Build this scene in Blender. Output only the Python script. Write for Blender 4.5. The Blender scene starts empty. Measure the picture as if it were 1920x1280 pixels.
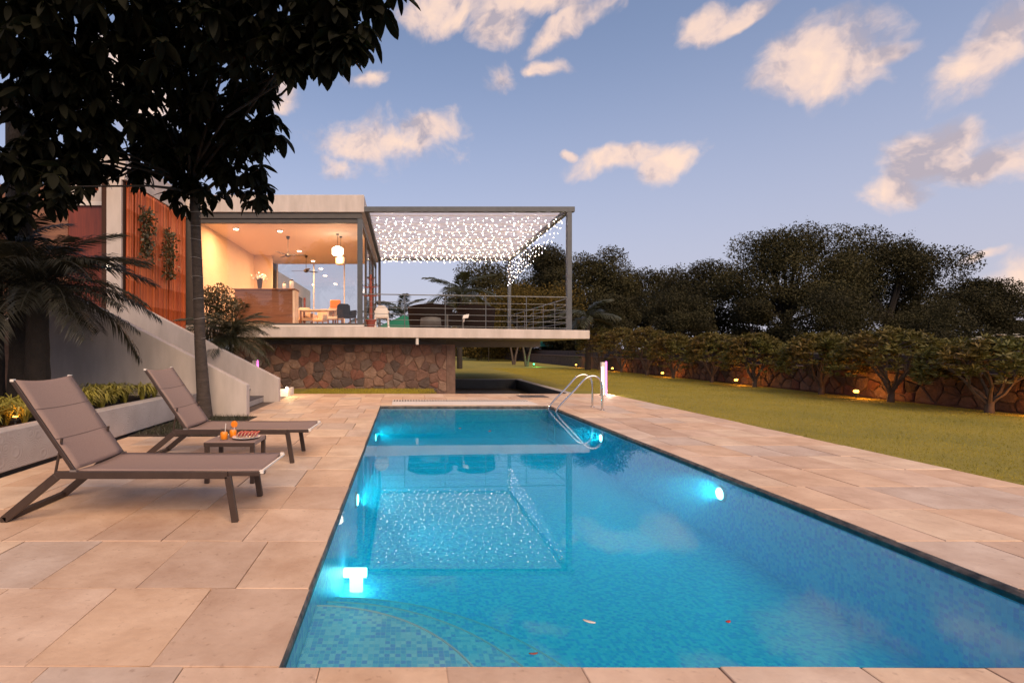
import bpy, math, random
import numpy as np
from mathutils import Vector, Matrix

R = math.radians
rng = np.random.default_rng(7)
random.seed(7)
sc = bpy.context.scene
col = sc.collection

# ------------------------------------------------------------------ camera
F, H, VX, VY = 940.0, 1.3, 755.0, 653.0          # focal length in photo pixels, eye height, vanishing point
cam_d = bpy.data.cameras.new('camera'); cam = bpy.data.objects.new('camera', cam_d); col.objects.link(cam)
cam.location = (0, 0, H); cam.rotation_euler = (R(90), 0, 0)
cam_d.sensor_width = 36; cam_d.lens = F / 1920 * 36
cam_d.shift_x = (960 - VX) / 1920; cam_d.shift_y = (VY - 640) / 1920
cam_d.clip_start = 0.05; cam_d.clip_end = 3000
sc.camera = cam

def pp(px, py, Y):                                # a photo pixel at depth Y
    return Vector(((px - VX) * Y / F, Y, H - (py - VY) * Y / F))
def gp(px, py, z=0.0):                            # a photo pixel on the level z
    Y = (H - z) * F / (py - VY)
    return Vector(((px - VX) * Y / F, Y, z))

# ------------------------------------------------------------------ sky and sun
SUN_EL, SUN_AZ = 40.0, 162.0                      # azimuth clockwise from +Y : behind the camera, to its right
world = bpy.data.worlds.new('World'); sc.world = world; world.use_nodes = True
wt = world.node_tree; wt.nodes.clear()
def wn(t, **k):
    n = wt.nodes.new(t)
    for a, b in k.items(): setattr(n, a, b)
    return n
def wl(a, b): wt.links.new(a, b)
SKY_STR = 0.135
wout = wn('ShaderNodeOutputWorld'); bg = wn('ShaderNodeBackground'); bg.inputs[1].default_value = SKY_STR
wl(bg.outputs[0], wout.inputs[0])
sky = wn('ShaderNodeTexSky', sky_type='NISHITA'); sky.sun_disc = False
sky.sun_elevation = R(SUN_EL); sky.sun_rotation = R(SUN_AZ); sky.altitude = 100
sky.air_density = 1.0; sky.dust_density = 1.4; sky.ozone_density = 3.2
tc = wn('ShaderNodeTexCoord')
D = tc.outputs['Generated']
wnz = wn('ShaderNodeTexNoise'); wnz.inputs['Scale'].default_value = 10; wnz.inputs['Detail'].default_value = 4
wl(D, wnz.inputs['Vector'])
vs = wn('ShaderNodeVectorMath', operation='SUBTRACT'); wl(wnz.outputs['Color'], vs.inputs[0]); vs.inputs[1].default_value = (.5, .5, .5)
vm = wn('ShaderNodeVectorMath', operation='MULTIPLY_ADD'); wl(vs.outputs[0], vm.inputs[0]); vm.inputs[1].default_value = (.075, .075, .075); wl(D, vm.inputs[2])
clouds = [  # photo pixel centre, half width, half height, tilt, weight
    (830, 15, 95, 42, 0, 1.0), (940, 58, 55, 48, 0, 1.0), (1075, 38, 85, 26, 30, 1.0), (1000, 8, 200, 26, 0, .75), (935, 148, 36, 30, 40, .62), (1022, 130, 44, 16, 0, .85),
    (803, 238, 74, 32, 0, 1.05), (672, 275, 74, 38, 0, 1.0), (740, 265, 130, 40, 0, .6), (1165, 300, 95, 26, 0, .85), (1240, 312, 62, 32, 25, 1.0), (1063, 290, 14, 12, 0, .9),
    (1310, 60, 46, 34, 0, .8), (1390, 38, 62, 20, 32, .95), (1540, 118, 105, 80, -10, 1.05), (1650, 98, 62, 22, 0, .8),
    (1850, 88, 105, 62, 38, 1.1), (1740, 300, 85, 60, 25, 1.0), (1860, 305, 130, 46, 0, .9), (1690, 360, 62, 40, 0, .95),
    (535, 172, 42, 34, 0, .95), (685, 150, 36, 18, 0, .8), (245, 160, 90, 90, 0, 1.0), (1925, 545, 70, 55, 0, 1.0), (1822, 495, 34, 10, 0, .7), (640, 310, 60, 30, 0, .6)]
cdirs = [((Vector(((px - VX) / F, 1, (VY - py) / F))), hw, hh, t, w) for px, py, hw, hh, t, w in clouds]
cr = random.Random(3)
for _ in range(16):                              # the sky goes on in the same way round the rest of the dome
    az = R(cr.uniform(75, 300)); el = R(cr.uniform(8, 60))
    cdirs.append((Vector((math.sin(az) * math.cos(el), math.cos(az) * math.cos(el), math.sin(el))), cr.uniform(60, 150), cr.uniform(30, 80), cr.uniform(-30, 30), 1.0))
prev = None
for c, hw, hh, t, w in cdirs:
    ln = c.length; c = c.normalized()
    e1 = c.cross(Vector((0, 0, 1))).normalized(); e2 = e1.cross(c)
    ct, st = math.cos(R(t)), math.sin(R(t))
    a1 = e1 * ct + e2 * st; a2 = e2 * ct - e1 * st
    M = Matrix((a1, a2, -c)).transposed()
    mp = wn('ShaderNodeMapping', vector_type='TEXTURE')
    mp.inputs['Location'].default_value = c; mp.inputs['Rotation'].default_value = M.to_euler('XYZ')
    s = 1.02 / (F * ln)
    mp.inputs['Scale'].default_value = (hw * s, hh * s, .3)
    wl(vm.outputs[0], mp.inputs['Vector'])
    le = wn('ShaderNodeVectorMath', operation='LENGTH'); wl(mp.outputs[0], le.inputs[0])
    ma = wn('ShaderNodeMath', operation='MULTIPLY_ADD'); wl(le.outputs['Value'], ma.inputs[0]); ma.inputs[1].default_value = -w; ma.inputs[2].default_value = w
    if prev is None: prev = ma
    else:
        mx = wn('ShaderNodeMath', operation='MAXIMUM'); wl(prev.outputs[0], mx.inputs[0]); wl(ma.outputs[0], mx.inputs[1]); prev = mx
def wnoise(offset, scale, detail):
    ad = wn('ShaderNodeVectorMath', operation='ADD'); wl(vm.outputs[0], ad.inputs[0]); ad.inputs[1].default_value = offset
    n = wn('ShaderNodeTexNoise'); n.inputs['Scale'].default_value = scale; n.inputs['Detail'].default_value = detail; n.inputs['Roughness'].default_value = .58
    wl(ad.outputs[0], n.inputs['Vector']); return n.outputs['Fac']
fb = wnoise((0, 0, 0), 16, 7)
dm = wn('ShaderNodeMath', operation='MULTIPLY_ADD'); wl(fb, dm.inputs[0]); dm.inputs[1].default_value = 1.7; dm.inputs[2].default_value = -.85
da = wn('ShaderNodeMath', operation='ADD'); wl(prev.outputs[0], da.inputs[0]); wl(dm.outputs[0], da.inputs[1])
ds = wn('ShaderNodeMapRange', interpolation_type='SMOOTHSTEP'); wl(da.outputs[0], ds.inputs['Value']); ds.inputs['From Min'].default_value = -.10; ds.inputs['From Max'].default_value = .62; ds.inputs['To Max'].default_value = .88
f1 = wnoise((0, 0, 0), 11, 5); f2 = wnoise((.03, 0, .028), 11, 5)
em = wn('ShaderNodeMath', operation='SUBTRACT'); wl(f1, em.inputs[0]); wl(f2, em.inputs[1])
er = wn('ShaderNodeMapRange'); wl(em.outputs[0], er.inputs['Value']); er.inputs['From Min'].default_value = -.15; er.inputs['From Max'].default_value = .14
rp = wn('ShaderNodeValToRGB'); wl(er.outputs[0], rp.inputs[0])
k = 1 / SKY_STR
rp.color_ramp.elements[0].color = (.43 * k, .37 * k, .41 * k, 1); rp.color_ramp.elements[1].color = (.98 * k, .70 * k, .53 * k, 1)
e_ = rp.color_ramp.elements.new(.45); e_.color = (.82 * k, .61 * k, .52 * k, 1)
sz = wn('ShaderNodeSeparateXYZ'); wl(D, sz.inputs[0])
hz = wn('ShaderNodeMapRange', interpolation_type='SMOOTHSTEP'); wl(sz.outputs['Z'], hz.inputs['Value']); hz.inputs['From Min'].default_value = -.02; hz.inputs['From Max'].default_value = .60; hz.inputs['To Min'].default_value = .9; hz.inputs['To Max'].default_value = .14
hm = wn('ShaderNodeMix', data_type='RGBA'); wl(hz.outputs[0], hm.inputs['Factor']); wl(sky.outputs[0], hm.inputs['A']); hm.inputs['B'].default_value = (.49 * k, .46 * k, .56 * k, 1)
cm = wn('ShaderNodeMix', data_type='RGBA'); wl(ds.outputs[0], cm.inputs['Factor']); wl(hm.outputs['Result'], cm.inputs['A']); wl(rp.outputs[0], cm.inputs['B'])
wl(cm.outputs['Result'], bg.inputs[0])

sun_d = bpy.data.lights.new('sun', 'SUN'); sun = bpy.data.objects.new('sun', sun_d); col.objects.link(sun)
sun_d.energy = 3.1; sun_d.angle = R(45); sun_d.color = (1.0, .665, .38)
sd = Vector((math.sin(R(SUN_AZ)) * math.cos(R(SUN_EL)), math.cos(R(SUN_AZ)) * math.cos(R(SUN_EL)), math.sin(R(SUN_EL))))
sun.rotation_euler = sd.to_track_quat('Z', 'Y').to_euler(); sun.location = (0, 0, 30)

sc.view_settings.view_transform = 'Standard'; sc.view_settings.look = 'None'
sc.view_settings.exposure = .22; sc.view_settings.gamma = 1
sc.render.engine = 'CYCLES'
sc.cycles.use_denoising = True
sc.cycles.max_bounces = 10; sc.cycles.volume_bounces = 3; sc.cycles.transparent_max_bounces = 24
sc.cycles.caustics_reflective = False; sc.cycles.caustics_refractive = False
sc.cycles.sample_clamp_indirect = 4; sc.cycles.use_light_tree = True

# ------------------------------------------------------------------ helpers
WORLD_LOC = {}
def tag(o, label=None, cat=None, group=None, kind=None):
    if label: o['label'] = label
    if cat: o['category'] = cat
    if group: o['group'] = group
    if kind: o['kind'] = kind
    return o
def thing(name, label, cat, loc=(0, 0, 0), rz=0, group=None):
    o = bpy.data.objects.new(name, None); col.objects.link(o)
    o.empty_display_size = .1
    o.location = loc; o.rotation_euler = (0, 0, rz)
    WORLD_LOC[o.name] = Vector(loc)
    return tag(o, label, cat, group)
def link_mesh(name, me, m, parent=None, base=None):
    o = bpy.data.objects.new(name, me); col.objects.link(o)
    if m is not None and not me.materials: me.materials.append(m)
    if parent is not None: o.parent = parent
    return o
def root_loc(o):
    while o.parent: o = o.parent
    return WORLD_LOC.get(o.name, Vector((0, 0, 0)))
def npmesh(name, v, quads):
    v = np.asarray(v, dtype=np.float32); q = np.asarray(quads, dtype=np.int32)
    me = bpy.data.meshes.new(name); n = q.shape[1]
    me.vertices.add(len(v)); me.vertices.foreach_set('co', v.ravel())
    me.loops.add(q.size); me.loops.foreach_set('vertex_index', q.ravel())
    me.polygons.add(len(q)); me.polygons.foreach_set('loop_start', np.arange(0, q.size, n, dtype=np.int32))
    me.update(calc_edges=True); return me
class MB:
    def __init__(s): s.v = []; s.f = []
    def add(s, v, f):
        b = len(s.v); s.v += [tuple(p) for p in v]; s.f += [tuple(i + b for i in q) for q in f]; return s
    def box(s, x0, x1, y0, y1, z0, z1):
        return s.add([(x0, y0, z0), (x1, y0, z0), (x1, y1, z0), (x0, y1, z0), (x0, y0, z1), (x1, y0, z1), (x1, y1, z1), (x0, y1, z1)],
                     [(0, 3, 2, 1), (4, 5, 6, 7), (0, 1, 5, 4), (1, 2, 6, 5), (2, 3, 7, 6), (3, 0, 4, 7)])
    def cbox(s, x0, x1, y0, y1, z0, z1, c):                     # chamfered upper edges
        return s.add([(x0, y0, z0), (x1, y0, z0), (x1, y1, z0), (x0, y1, z0), (x0, y0, z1 - c), (x1, y0, z1 - c), (x1, y1, z1 - c), (x0, y1, z1 - c),
                      (x0 + c, y0 + c, z1), (x1 - c, y0 + c, z1), (x1 - c, y1 - c, z1), (x0 + c, y1 - c, z1)],
                     [(0, 3, 2, 1), (8, 9, 10, 11), (0, 1, 5, 4), (1, 2, 6, 5), (2, 3, 7, 6), (3, 0, 4, 7), (4, 5, 9, 8), (5, 6, 10, 9), (6, 7, 11, 10), (7, 4, 8, 11)])
    def bar(s, p, q, w, h, up=(0, 0, 1)):                       # rectangular bar from p to q
        p = Vector(p); q = Vector(q); d = (q - p).normalized(); u = Vector(up)
        a = d.cross(u)
        if a.length < 1e-4: a = d.cross(Vector((1, 0, 0)))
        a.normalize(); b = a.cross(d).normalized(); a *= w / 2; b *= h / 2
        v = [p - a - b, p + a - b, p + a + b, p - a + b, q - a - b, q + a - b, q + a + b, q - a + b]
        return s.add(v, [(0, 3, 2, 1), (4, 5, 6, 7), (0, 1, 5, 4), (1, 2, 6, 5), (2, 3, 7, 6), (3, 0, 4, 7)][::1])
    def tube(s, pts, r, n=8, cap=True):
        pts = [Vector(p) for p in pts]; m = len(pts)
        rr = r if isinstance(r, (list, tuple)) else [r] * m
        b0 = len(s.v); ref = None
        for i, p in enumerate(pts):
            d = (pts[min(i + 1, m - 1)] - pts[max(i - 1, 0)]).normalized()
            if ref is None: ref = d.cross(Vector((0, 0, 1)) if abs(d.z) < .9 else Vector((1, 0, 0))).normalized()
            ref = (ref - d * ref.dot(d)).normalized(); bb = d.cross(ref)
            for j in range(n):
                a = 2 * math.pi * j / n; s.v.append(tuple(p + (ref * math.cos(a) + bb * math.sin(a)) * rr[i]))
        for i in range(m - 1):
            for j in range(n):
                a = b0 + i * n + j; c = b0 + i * n + (j + 1) % n; s.f.append((a, c, c + n, a + n))
        if cap: s.f.append(tuple(b0 + j for j in range(n))[::-1]); s.f.append(tuple(b0 + (m - 1) * n + j for j in range(n)))
        return s
    def lathe(s, prof, c=(0, 0, 0), n=16):                      # prof: (radius, z) upwards
        b0 = len(s.v)
        for r, z in prof:
            for j in range(n):
                a = 2 * math.pi * j / n; s.v.append((c[0] + r * math.cos(a), c[1] + r * math.sin(a), c[2] + z))
        for i in range(len(prof) - 1):
            for j in range(n):
                a = b0 + i * n + j; d = b0 + i * n + (j + 1) % n; s.f.append((a, d, d + n, a + n))
        s.f.append(tuple(b0 + j for j in range(n))[::-1]); s.f.append(tuple(b0 + (len(prof) - 1) * n + j for j in range(n)))
        return s
    def prism(s, poly, axis, a, b):                             # 2-D outline pushed along an axis from a to b
        n = len(poly)
        def P(u, w, t): return {'x': (t, u, w), 'y': (u, t, w), 'z': (u, w, t)}[axis]
        v = [P(u, w, a) for u, w in poly] + [P(u, w, b) for u, w in poly]
        return s.add(v, [tuple(range(n))[::-1], tuple(range(n, 2 * n))] + [(i, (i + 1) % n, n + (i + 1) % n, n + i) for i in range(n)])
    def mesh(s, name, smooth=False, off=Vector((0, 0, 0))):
        me = bpy.data.meshes.new(name)
        me.from_pydata([(x - off.x, y - off.y, z - off.z) for x, y, z in s.v], [], s.f)
        import bmesh
        bm = bmesh.new(); bm.from_mesh(me); bmesh.ops.recalc_face_normals(bm, faces=bm.faces); bm.to_mesh(me); bm.free()
        if smooth:
            me.shade_smooth(); 
        return me
    def build(s, name, m, parent=None, smooth=False, local=False, bevel=0):
        off = Vector((0, 0, 0)) if (local or parent is None) else root_loc(parent)
        o = link_mesh(name, s.mesh(name, smooth, off), m, parent)
        if bevel:
            b = o.modifiers.new('bevel', 'BEVEL'); b.width = bevel; b.segments = 2; b.limit_method = 'ANGLE'; b.angle_limit = R(40)
        elif smooth:
            e = o.modifiers.new('es', 'EDGE_SPLIT'); e.split_angle = R(50)
        return o
def copy_tree(o, parent=None):
    c = o.copy(); col.objects.link(c); c.parent = parent
    if parent is None: WORLD_LOC[c.name] = Vector(o.location)
    for ch in list(o.children): copy_tree(ch, c)
    return c
def struct(o): o['kind'] = 'structure'; return o

# ------------------------------------------------------------------ materials
M = {}
def mat(name, c, rough=.6, metal=0.0, c2=None, scale=4.0, detail=5, bump=None, rand=None, spec=.5, coat=0, trans=None, subs=None, vscale=None, world=False):
    m = bpy.data.materials.new(name); m.use_nodes = True; nt = m.node_tree; n = nt.nodes; L = nt.links.new
    p = n['Principled BSDF']; p.inputs['Roughness'].default_value = rough; p.inputs['Metallic'].default_value = metal
    p.inputs['Specular IOR Level'].default_value = spec; p.inputs['Coat Weight'].default_value = coat
    t = n.new('ShaderNodeTexCoord'); v = t.outputs['Object']
    if world:
        g = n.new('ShaderNodeNewGeometry'); v = g.outputs['Position']
    oi = n.new('ShaderNodeObjectInfo')
    if rand is not None:
        ml = n.new('ShaderNodeMath'); ml.operation = 'MULTIPLY'; ml.inputs[1].default_value = 57.0; L(oi.outputs['Random'], ml.inputs[0])
        va = n.new('ShaderNodeVectorMath'); va.operation = 'ADD'; L(v, va.inputs[0]); L(ml.outputs[0], va.inputs[1]); v = va.outputs[0]
    if vscale:
        vm_ = n.new('ShaderNodeVectorMath'); vm_.operation = 'MULTIPLY'; L(v, vm_.inputs[0]); vm_.inputs[1].default_value = vscale; v = vm_.outputs[0]
    out = None
    if rand is not None:
        rp_ = n.new('ShaderNodeValToRGB'); L(oi.outputs['Random'], rp_.inputs[0]); cr_ = rp_.color_ramp; cr_.interpolation = 'CONSTANT' if len(rand) > 3 else 'LINEAR'
        for i, cc in enumerate(rand):
            e = cr_.elements[i] if i < 2 else cr_.elements.new(.5)
            e.color = (*cc, 1)
        for i, e in enumerate(cr_.elements): e.position = i / max(1, len(rand) - (0 if len(rand) > 3 else 1))
        for i, cc in enumerate(rand): cr_.elements[i].color = (*cc, 1)
        out = rp_.outputs[0]
    if c2 is not None:
        nz = n.new('ShaderNodeTexNoise'); nz.inputs['Scale'].default_value = scale; nz.inputs['Detail'].default_value = detail; nz.inputs['Roughness'].default_value = .6; L(v, nz.inputs['Vector'])
        mr = n.new('ShaderNodeMapRange'); mr.inputs['From Min'].default_value = .34; mr.inputs['From Max'].default_value = .68; L(nz.outputs['Fac'], mr.inputs['Value'])
        mx_ = n.new('ShaderNodeMix'); mx_.data_type = 'RGBA'; L(mr.outputs[0], mx_.inputs['Factor'])
        if out is not None:
            mx_.blend_type = 'MULTIPLY'; L(out, mx_.inputs['A']); mx_.inputs['B'].default_value = (*c2, 1)
        else:
            mx_.inputs['A'].default_value = (*c, 1); mx_.inputs['B'].default_value = (*c2, 1)
        out = mx_.outputs['Result']
    if out is not None: L(out, p.inputs['Base Color'])
    else: p.inputs['Base Color'].default_value = (*c, 1)
    if bump:
        nb = n.new('ShaderNodeTexNoise'); nb.inputs['Scale'].default_value = bump[0]; nb.inputs['Detail'].default_value = 6; L(v, nb.inputs['Vector'])
        bp = n.new('ShaderNodeBump'); bp.inputs['Strength'].default_value = bump[1]; bp.inputs['Distance'].default_value = bump[2]; L(nb.outputs['Fac'], bp.inputs['Height']); L(bp.outputs[0], p.inputs['Normal'])
    if trans is not None:                                       # thin leaves: some light passes through
        tr = n.new('ShaderNodeBsdfTranslucent'); tr.inputs[0].default_value = (*trans, 1)
        ad = n.new('ShaderNodeAddShader'); L(p.outputs[0], ad.inputs[0]); L(tr.outputs[0], ad.inputs[1]); L(ad.outputs[0], n['Material Output'].inputs[0])
    M[name] = m; return m
def emit(name, c, s, sample=True):
    m = bpy.data.materials.new(name); m.use_nodes = True; n = m.node_tree.nodes; p = n['Principled BSDF']
    p.inputs['Base Color'].default_value = (*c, 1); p.inputs['Emission Color'].default_value = (*c, 1); p.inputs['Emission Strength'].default_value = s
    if not sample: m.cycles.emission_sampling = 'NONE'
    M[name] = m; return m
def glass(name, tint=(1, 1, 1), dirt=0.0, ior=1.5, boost=1.0):
    m = bpy.data.materials.new(name); m.use_nodes = True; nt = m.node_tree; n = nt.nodes; L = nt.links.new
    n.remove(n['Principled BSDF']); fr = n.new('ShaderNodeFresnel')
    gg = n.new('ShaderNodeNewGeometry'); im = n.new('ShaderNodeMix'); im.data_type = 'FLOAT'; L(gg.outputs['Backfacing'], im.inputs[0]); im.inputs[2].default_value = ior; im.inputs[3].default_value = 1 / ior; L(im.outputs[0], fr.inputs[0])
    tb = n.new('ShaderNodeBsdfTransparent'); tb.inputs[0].default_value = (*tint, 1)
    gb = n.new('ShaderNodeBsdfGlossy'); gb.inputs['Roughness'].default_value = .01
    src = tb.outputs[0]
    if dirt:
        df = n.new('ShaderNodeBsdfDiffuse'); df.inputs[0].default_value = (.8, .78, .78, 1); tl = n.new('ShaderNodeBsdfTranslucent'); tl.inputs[0].default_value = (.8, .78, .78, 1)
        h = n.new('ShaderNodeMixShader'); h.inputs[0].default_value = .85; L(df.outputs[0], h.inputs[1]); L(tl.outputs[0], h.inputs[2])
        d = n.new('ShaderNodeMixShader'); d.inputs[0].default_value = dirt; L(src, d.inputs[1]); L(h.outputs[0], d.inputs[2]); src = d.outputs[0]
    mx_ = n.new('ShaderNodeMixShader'); L(fr.outputs[0], mx_.inputs[0]); L(src, mx_.inputs[1]); L(gb.outputs[0], mx_.inputs[2]); L(mx_.outputs[0], n['Material Output'].inputs[0])
    M[name] = m; return m

mat('sandstone', (.5, .37, .26), .62, rand=[(.70, .51, .38), (.65, .46, .33), (.62, .49, .40), (.74, .56, .41), (.60, .43, .32), (.68, .53, .42), (.70, .49, .34)], c2=(.78, .72, .68), scale=3.2, detail=8, bump=(22, .35, .01), spec=.3)
def stains(m):
    nt = m.node_tree; n = nt.nodes; L = nt.links.new; p = n['Principled BSDF']; src = p.inputs['Base Color'].links[0].from_socket
    g = n.new('ShaderNodeNewGeometry'); a = n.new('ShaderNodeTexNoise'); a.inputs['Scale'].default_value = .9; a.inputs['Detail'].default_value = 9; a.inputs['Roughness'].default_value = .68; a.inputs['Distortion'].default_value = .6; L(g.outputs['Position'], a.inputs['Vector'])
    r1 = n.new('ShaderNodeMapRange'); r1.inputs['From Min'].default_value = .50; r1.inputs['From Max'].default_value = .72; r1.inputs['To Max'].default_value = .45; L(a.outputs['Fac'], r1.inputs['Value'])
    m1 = n.new('ShaderNodeMix'); m1.data_type = 'RGBA'; L(r1.outputs[0], m1.inputs['Factor']); L(src, m1.inputs['A']); m1.inputs['B'].default_value = (.34, .19, .12, 1)
    b = n.new('ShaderNodeTexNoise'); b.inputs['Scale'].default_value = 26; b.inputs['Detail'].default_value = 4; L(g.outputs['Position'], b.inputs['Vector'])
    r2 = n.new('ShaderNodeMapRange'); r2.inputs['From Min'].default_value = .62; r2.inputs['From Max'].default_value = .74; r2.inputs['To Max'].default_value = .4; L(b.outputs['Fac'], r2.inputs['Value'])
    m2 = n.new('ShaderNodeMix'); m2.data_type = 'RGBA'; L(r2.outputs[0], m2.inputs['Factor']); L(m1.outputs['Result'], m2.inputs['A']); m2.inputs['B'].default_value = (.22, .13, .09, 1)
    L(m2.outputs['Result'], p.inputs['Base Color'])
stains(M['sandstone'])
mat('mortar', (.17, .12, .09), .9, c2=(.09, .065, .05), scale=8)
mat('coping_dark', (.03, .03, .032), .5, c2=(.16, .13, .11), scale=16, detail=3, bump=(30, .4, .01))
mat('white_paint', (.58, .51, .475), .7, c2=(.45, .395, .36), scale=1.6, detail=9, vscale=(2.2, 2.2, .5), bump=(60, .14, .004))
mat('white_clean', (.72, .67, .63), .6, c2=(.66, .60, .56), scale=1.5)
mat('concrete', (.42, .38, .36), .8, c2=(.33, .30, .28), scale=3, bump=(40, .2, .005))
mat('steel_grey', (.085, .095, .11), .5, metal=.2, c2=(.065, .073, .085), scale=6)
mat('dark_frame', (.075, .066, .062), .5, c2=(.055, .05, .048), scale=5)
mat('stainless', (.62, .60, .58), .14, metal=1.0)
mat('rail_steel', (.15, .16, .17), .4, metal=.6)
mat('pit_black', (.018, .018, .02), .45, c2=(.03, .03, .032), scale=3)
mat('pit_floor', (.10, .075, .065), .5, c2=(.06, .045, .04), scale=2)
mat('fieldstone', (.3, .2, .16), .85, rand=[(.19, .105, .08), (.25, .15, .11), (.14, .085, .07), (.21, .09, .065), (.28, .18, .135), (.10, .07, .062), (.23, .125, .095), (.17, .12, .10)], c2=(.6, .55, .52), scale=5, detail=7, bump=(14, .8, .03))
mat('boundary_stone', (.3, .2, .16), .9, rand=[(.11, .058, .044), (.14, .08, .06), (.08, .048, .04), (.12, .05, .037), (.15, .095, .072), (.06, .042, .037)], c2=(.6, .55, .52), scale=5, detail=7, bump=(14, .9, .03))
mat('stone_mortar', (.21, .13, .10), .95, c2=(.13, .08, .062), scale=6, bump=(30, .5, .02))
mat('bamboo', (.4, .13, .04), .5, rand=[(.50, .105, .02), (.40, .08, .016), (.55, .125, .026), (.33, .065, .014), (.46, .09, .019)], c2=(.62, .55, .5), scale=3, detail=6, vscale=(3, 3, .35), bump=(12, .3, .01))
mat('bamboo_back', (.05, .02, .012), .9)
mat('red_door', (.22, .04, .018), .45, c2=(.14, .028, .014), scale=4, vscale=(6, 6, .4))
mat('room_wall', (.76, .60, .46), .8, c2=(.70, .55, .42), scale=1.5)
mat('room_ceiling', (.80, .64, .51), .85)
mat('room_floor', (.45, .36, .28), .3, c2=(.38, .3, .24), scale=2)
mat('wood', (.26, .115, .06), .5, c2=(.15, .062, .033), scale=2.2, vscale=(.6, 1, 6), detail=7)
mat('wicker', (.014, .0075, .006), .7, c2=(.009, .006, .005), scale=40, bump=(60, .6, .01), spec=.1)
mat('lounger_frame', (.05, .032, .026), .42, c2=(.038, .024, .02), scale=10)
mat('sling', (.29, .205, .18), .75, c2=(.255, .178, .156), scale=120, detail=2, bump=(350, .25, .002), spec=.25)
mat('piping', (.16, .112, .098), .85)
mat('plastic_white', (.7, .66, .62), .4)
mat('terracotta', (.30, .07, .05), .65, c2=(.24, .055, .04), scale=8)
mat('bark', (.075, .056, .048), .85, c2=(.04, .03, .025), scale=6, vscale=(1, 1, 3), bump=(18, .7, .03))
mat('bark_dark', (.020, .014, .012), .9, c2=(.010, .007, .006), scale=8, vscale=(1, 1, .5), bump=(20, .9, .03))
mat('bark_far', (.028, .022, .018), .9)
mat('bark_pale', (.10, .07, .055), .85, c2=(.06, .042, .034), scale=12, bump=(25, .5, .01))
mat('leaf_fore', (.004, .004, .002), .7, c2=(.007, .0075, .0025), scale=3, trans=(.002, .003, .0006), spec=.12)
mat('leaf_far', (.050, .045, .021), .8, c2=(.022, .020, .012), scale=.5, detail=3, trans=(.006, .006, .002), spec=.1)
mat('leaf_far_b', (.066, .058, .025), .8, c2=(.028, .026, .013), scale=.45, detail=3, trans=(.007, .007, .002), spec=.1)
mat('leaf_yellow', (.13, .085, .02), .8, c2=(.055, .045, .014), scale=.7, detail=3, trans=(.012, .009, .002), spec=.1)
mat('leaf_shrub', (.085, .086, .018), .6, c2=(.115, .070, .016), scale=1.0, detail=2, trans=(.016, .014, .003), spec=.3)
mat('leaf_palm', (.04, .042, .02), .5, c2=(.025, .028, .013), scale=5, trans=(.006, .007, .002))
mat('leaf_palm_dark', (.022, .021, .013), .55, c2=(.014, .014, .009), scale=5, trans=(.003, .003, .001))
mat('leaf_bush', (.06, .05, .02), .5, c2=(.03, .03, .014), scale=6, trans=(.03, .022, .006))
mat('leaf_strap', (.34, .29, .05), .5, c2=(.19, .18, .035), scale=5, trans=(.03, .026, .004))
mat('leaf_pine', (.035, .05, .022), .6)
mat('petal', (.75, .72, .66), .6)
mat('grass_blade', (.36, .28, .03), .7, c2=(.25, .215, .025), scale=.55, detail=4, world=True, trans=(.02, .018, .003), spec=.15)
mat('grass_ground', (.27, .215, .025), .95, c2=(.19, .165, .021), scale=.7, detail=8, bump=(90, .6, .02), world=True)
mat('soil', (.045, .028, .02), .95, c2=(.025, .016, .012), scale=6, bump=(25, .8, .03))
mat('rough_ground', (.05, .042, .022), .95, c2=(.03, .025, .014), scale=.4, bump=(4, .6, .1))
mat('net_green', (.01, .17, .11), .8)
mat('pvc', (.6, .56, .52), .5)
mat('watermelon', (.75, .06, .045), .35, c2=(.6, .03, .03), scale=30)
mat('rind', (.55, .55, .35), .5)
mat('orange_fruit', (.75, .22, .01), .4)
mat('ceramic', (.7, .68, .66), .2)
mat('drain_dark', (.10, .085, .085), .6)
mat('leaf_litter', (.7, .62, .55), .6); mat('red_petal', (.5, .03, .02), .6)
mat('flower_yellow', (.7, .35, .05), .6)
mat('chrome_lamp', (.5, .5, .5), .3, metal=1)
glass('window_glass', (.97, .97, .97)); glass('roof_glass', (.97, .93, .93), dirt=.36, ior=1.12); glass('jar_glass', (.97, .96, .95))
j = mat('juice', (.95, .30, .012), .3); j.node_tree.nodes['Principled BSDF'].inputs['Emission Color'].default_value = (0, 0, 0, 1)
emit('bulb_warm', (1.0, .76, .56), 36.0, False); emit('bulb_cool', (.95, .86, .95), 36.0, False)
emit('lamp_room', (1.0, .78, .5), 14); emit('lamp_pool', (.95, .98, 1.0), 7); emit('lamp_orange', (1.0, .44, .06), 7); emit('lamp_green', (.05, 1.0, .35), 6)
emit('strip_white', (1.0, .90, .78), 3.5); emit('strip_pink', (1.0, .22, .80), 1.7); emit('lamp_wall', (1.0, .86, .68), 10); emit('pendant_glow', (1.0, .82, .58), 9)

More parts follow.
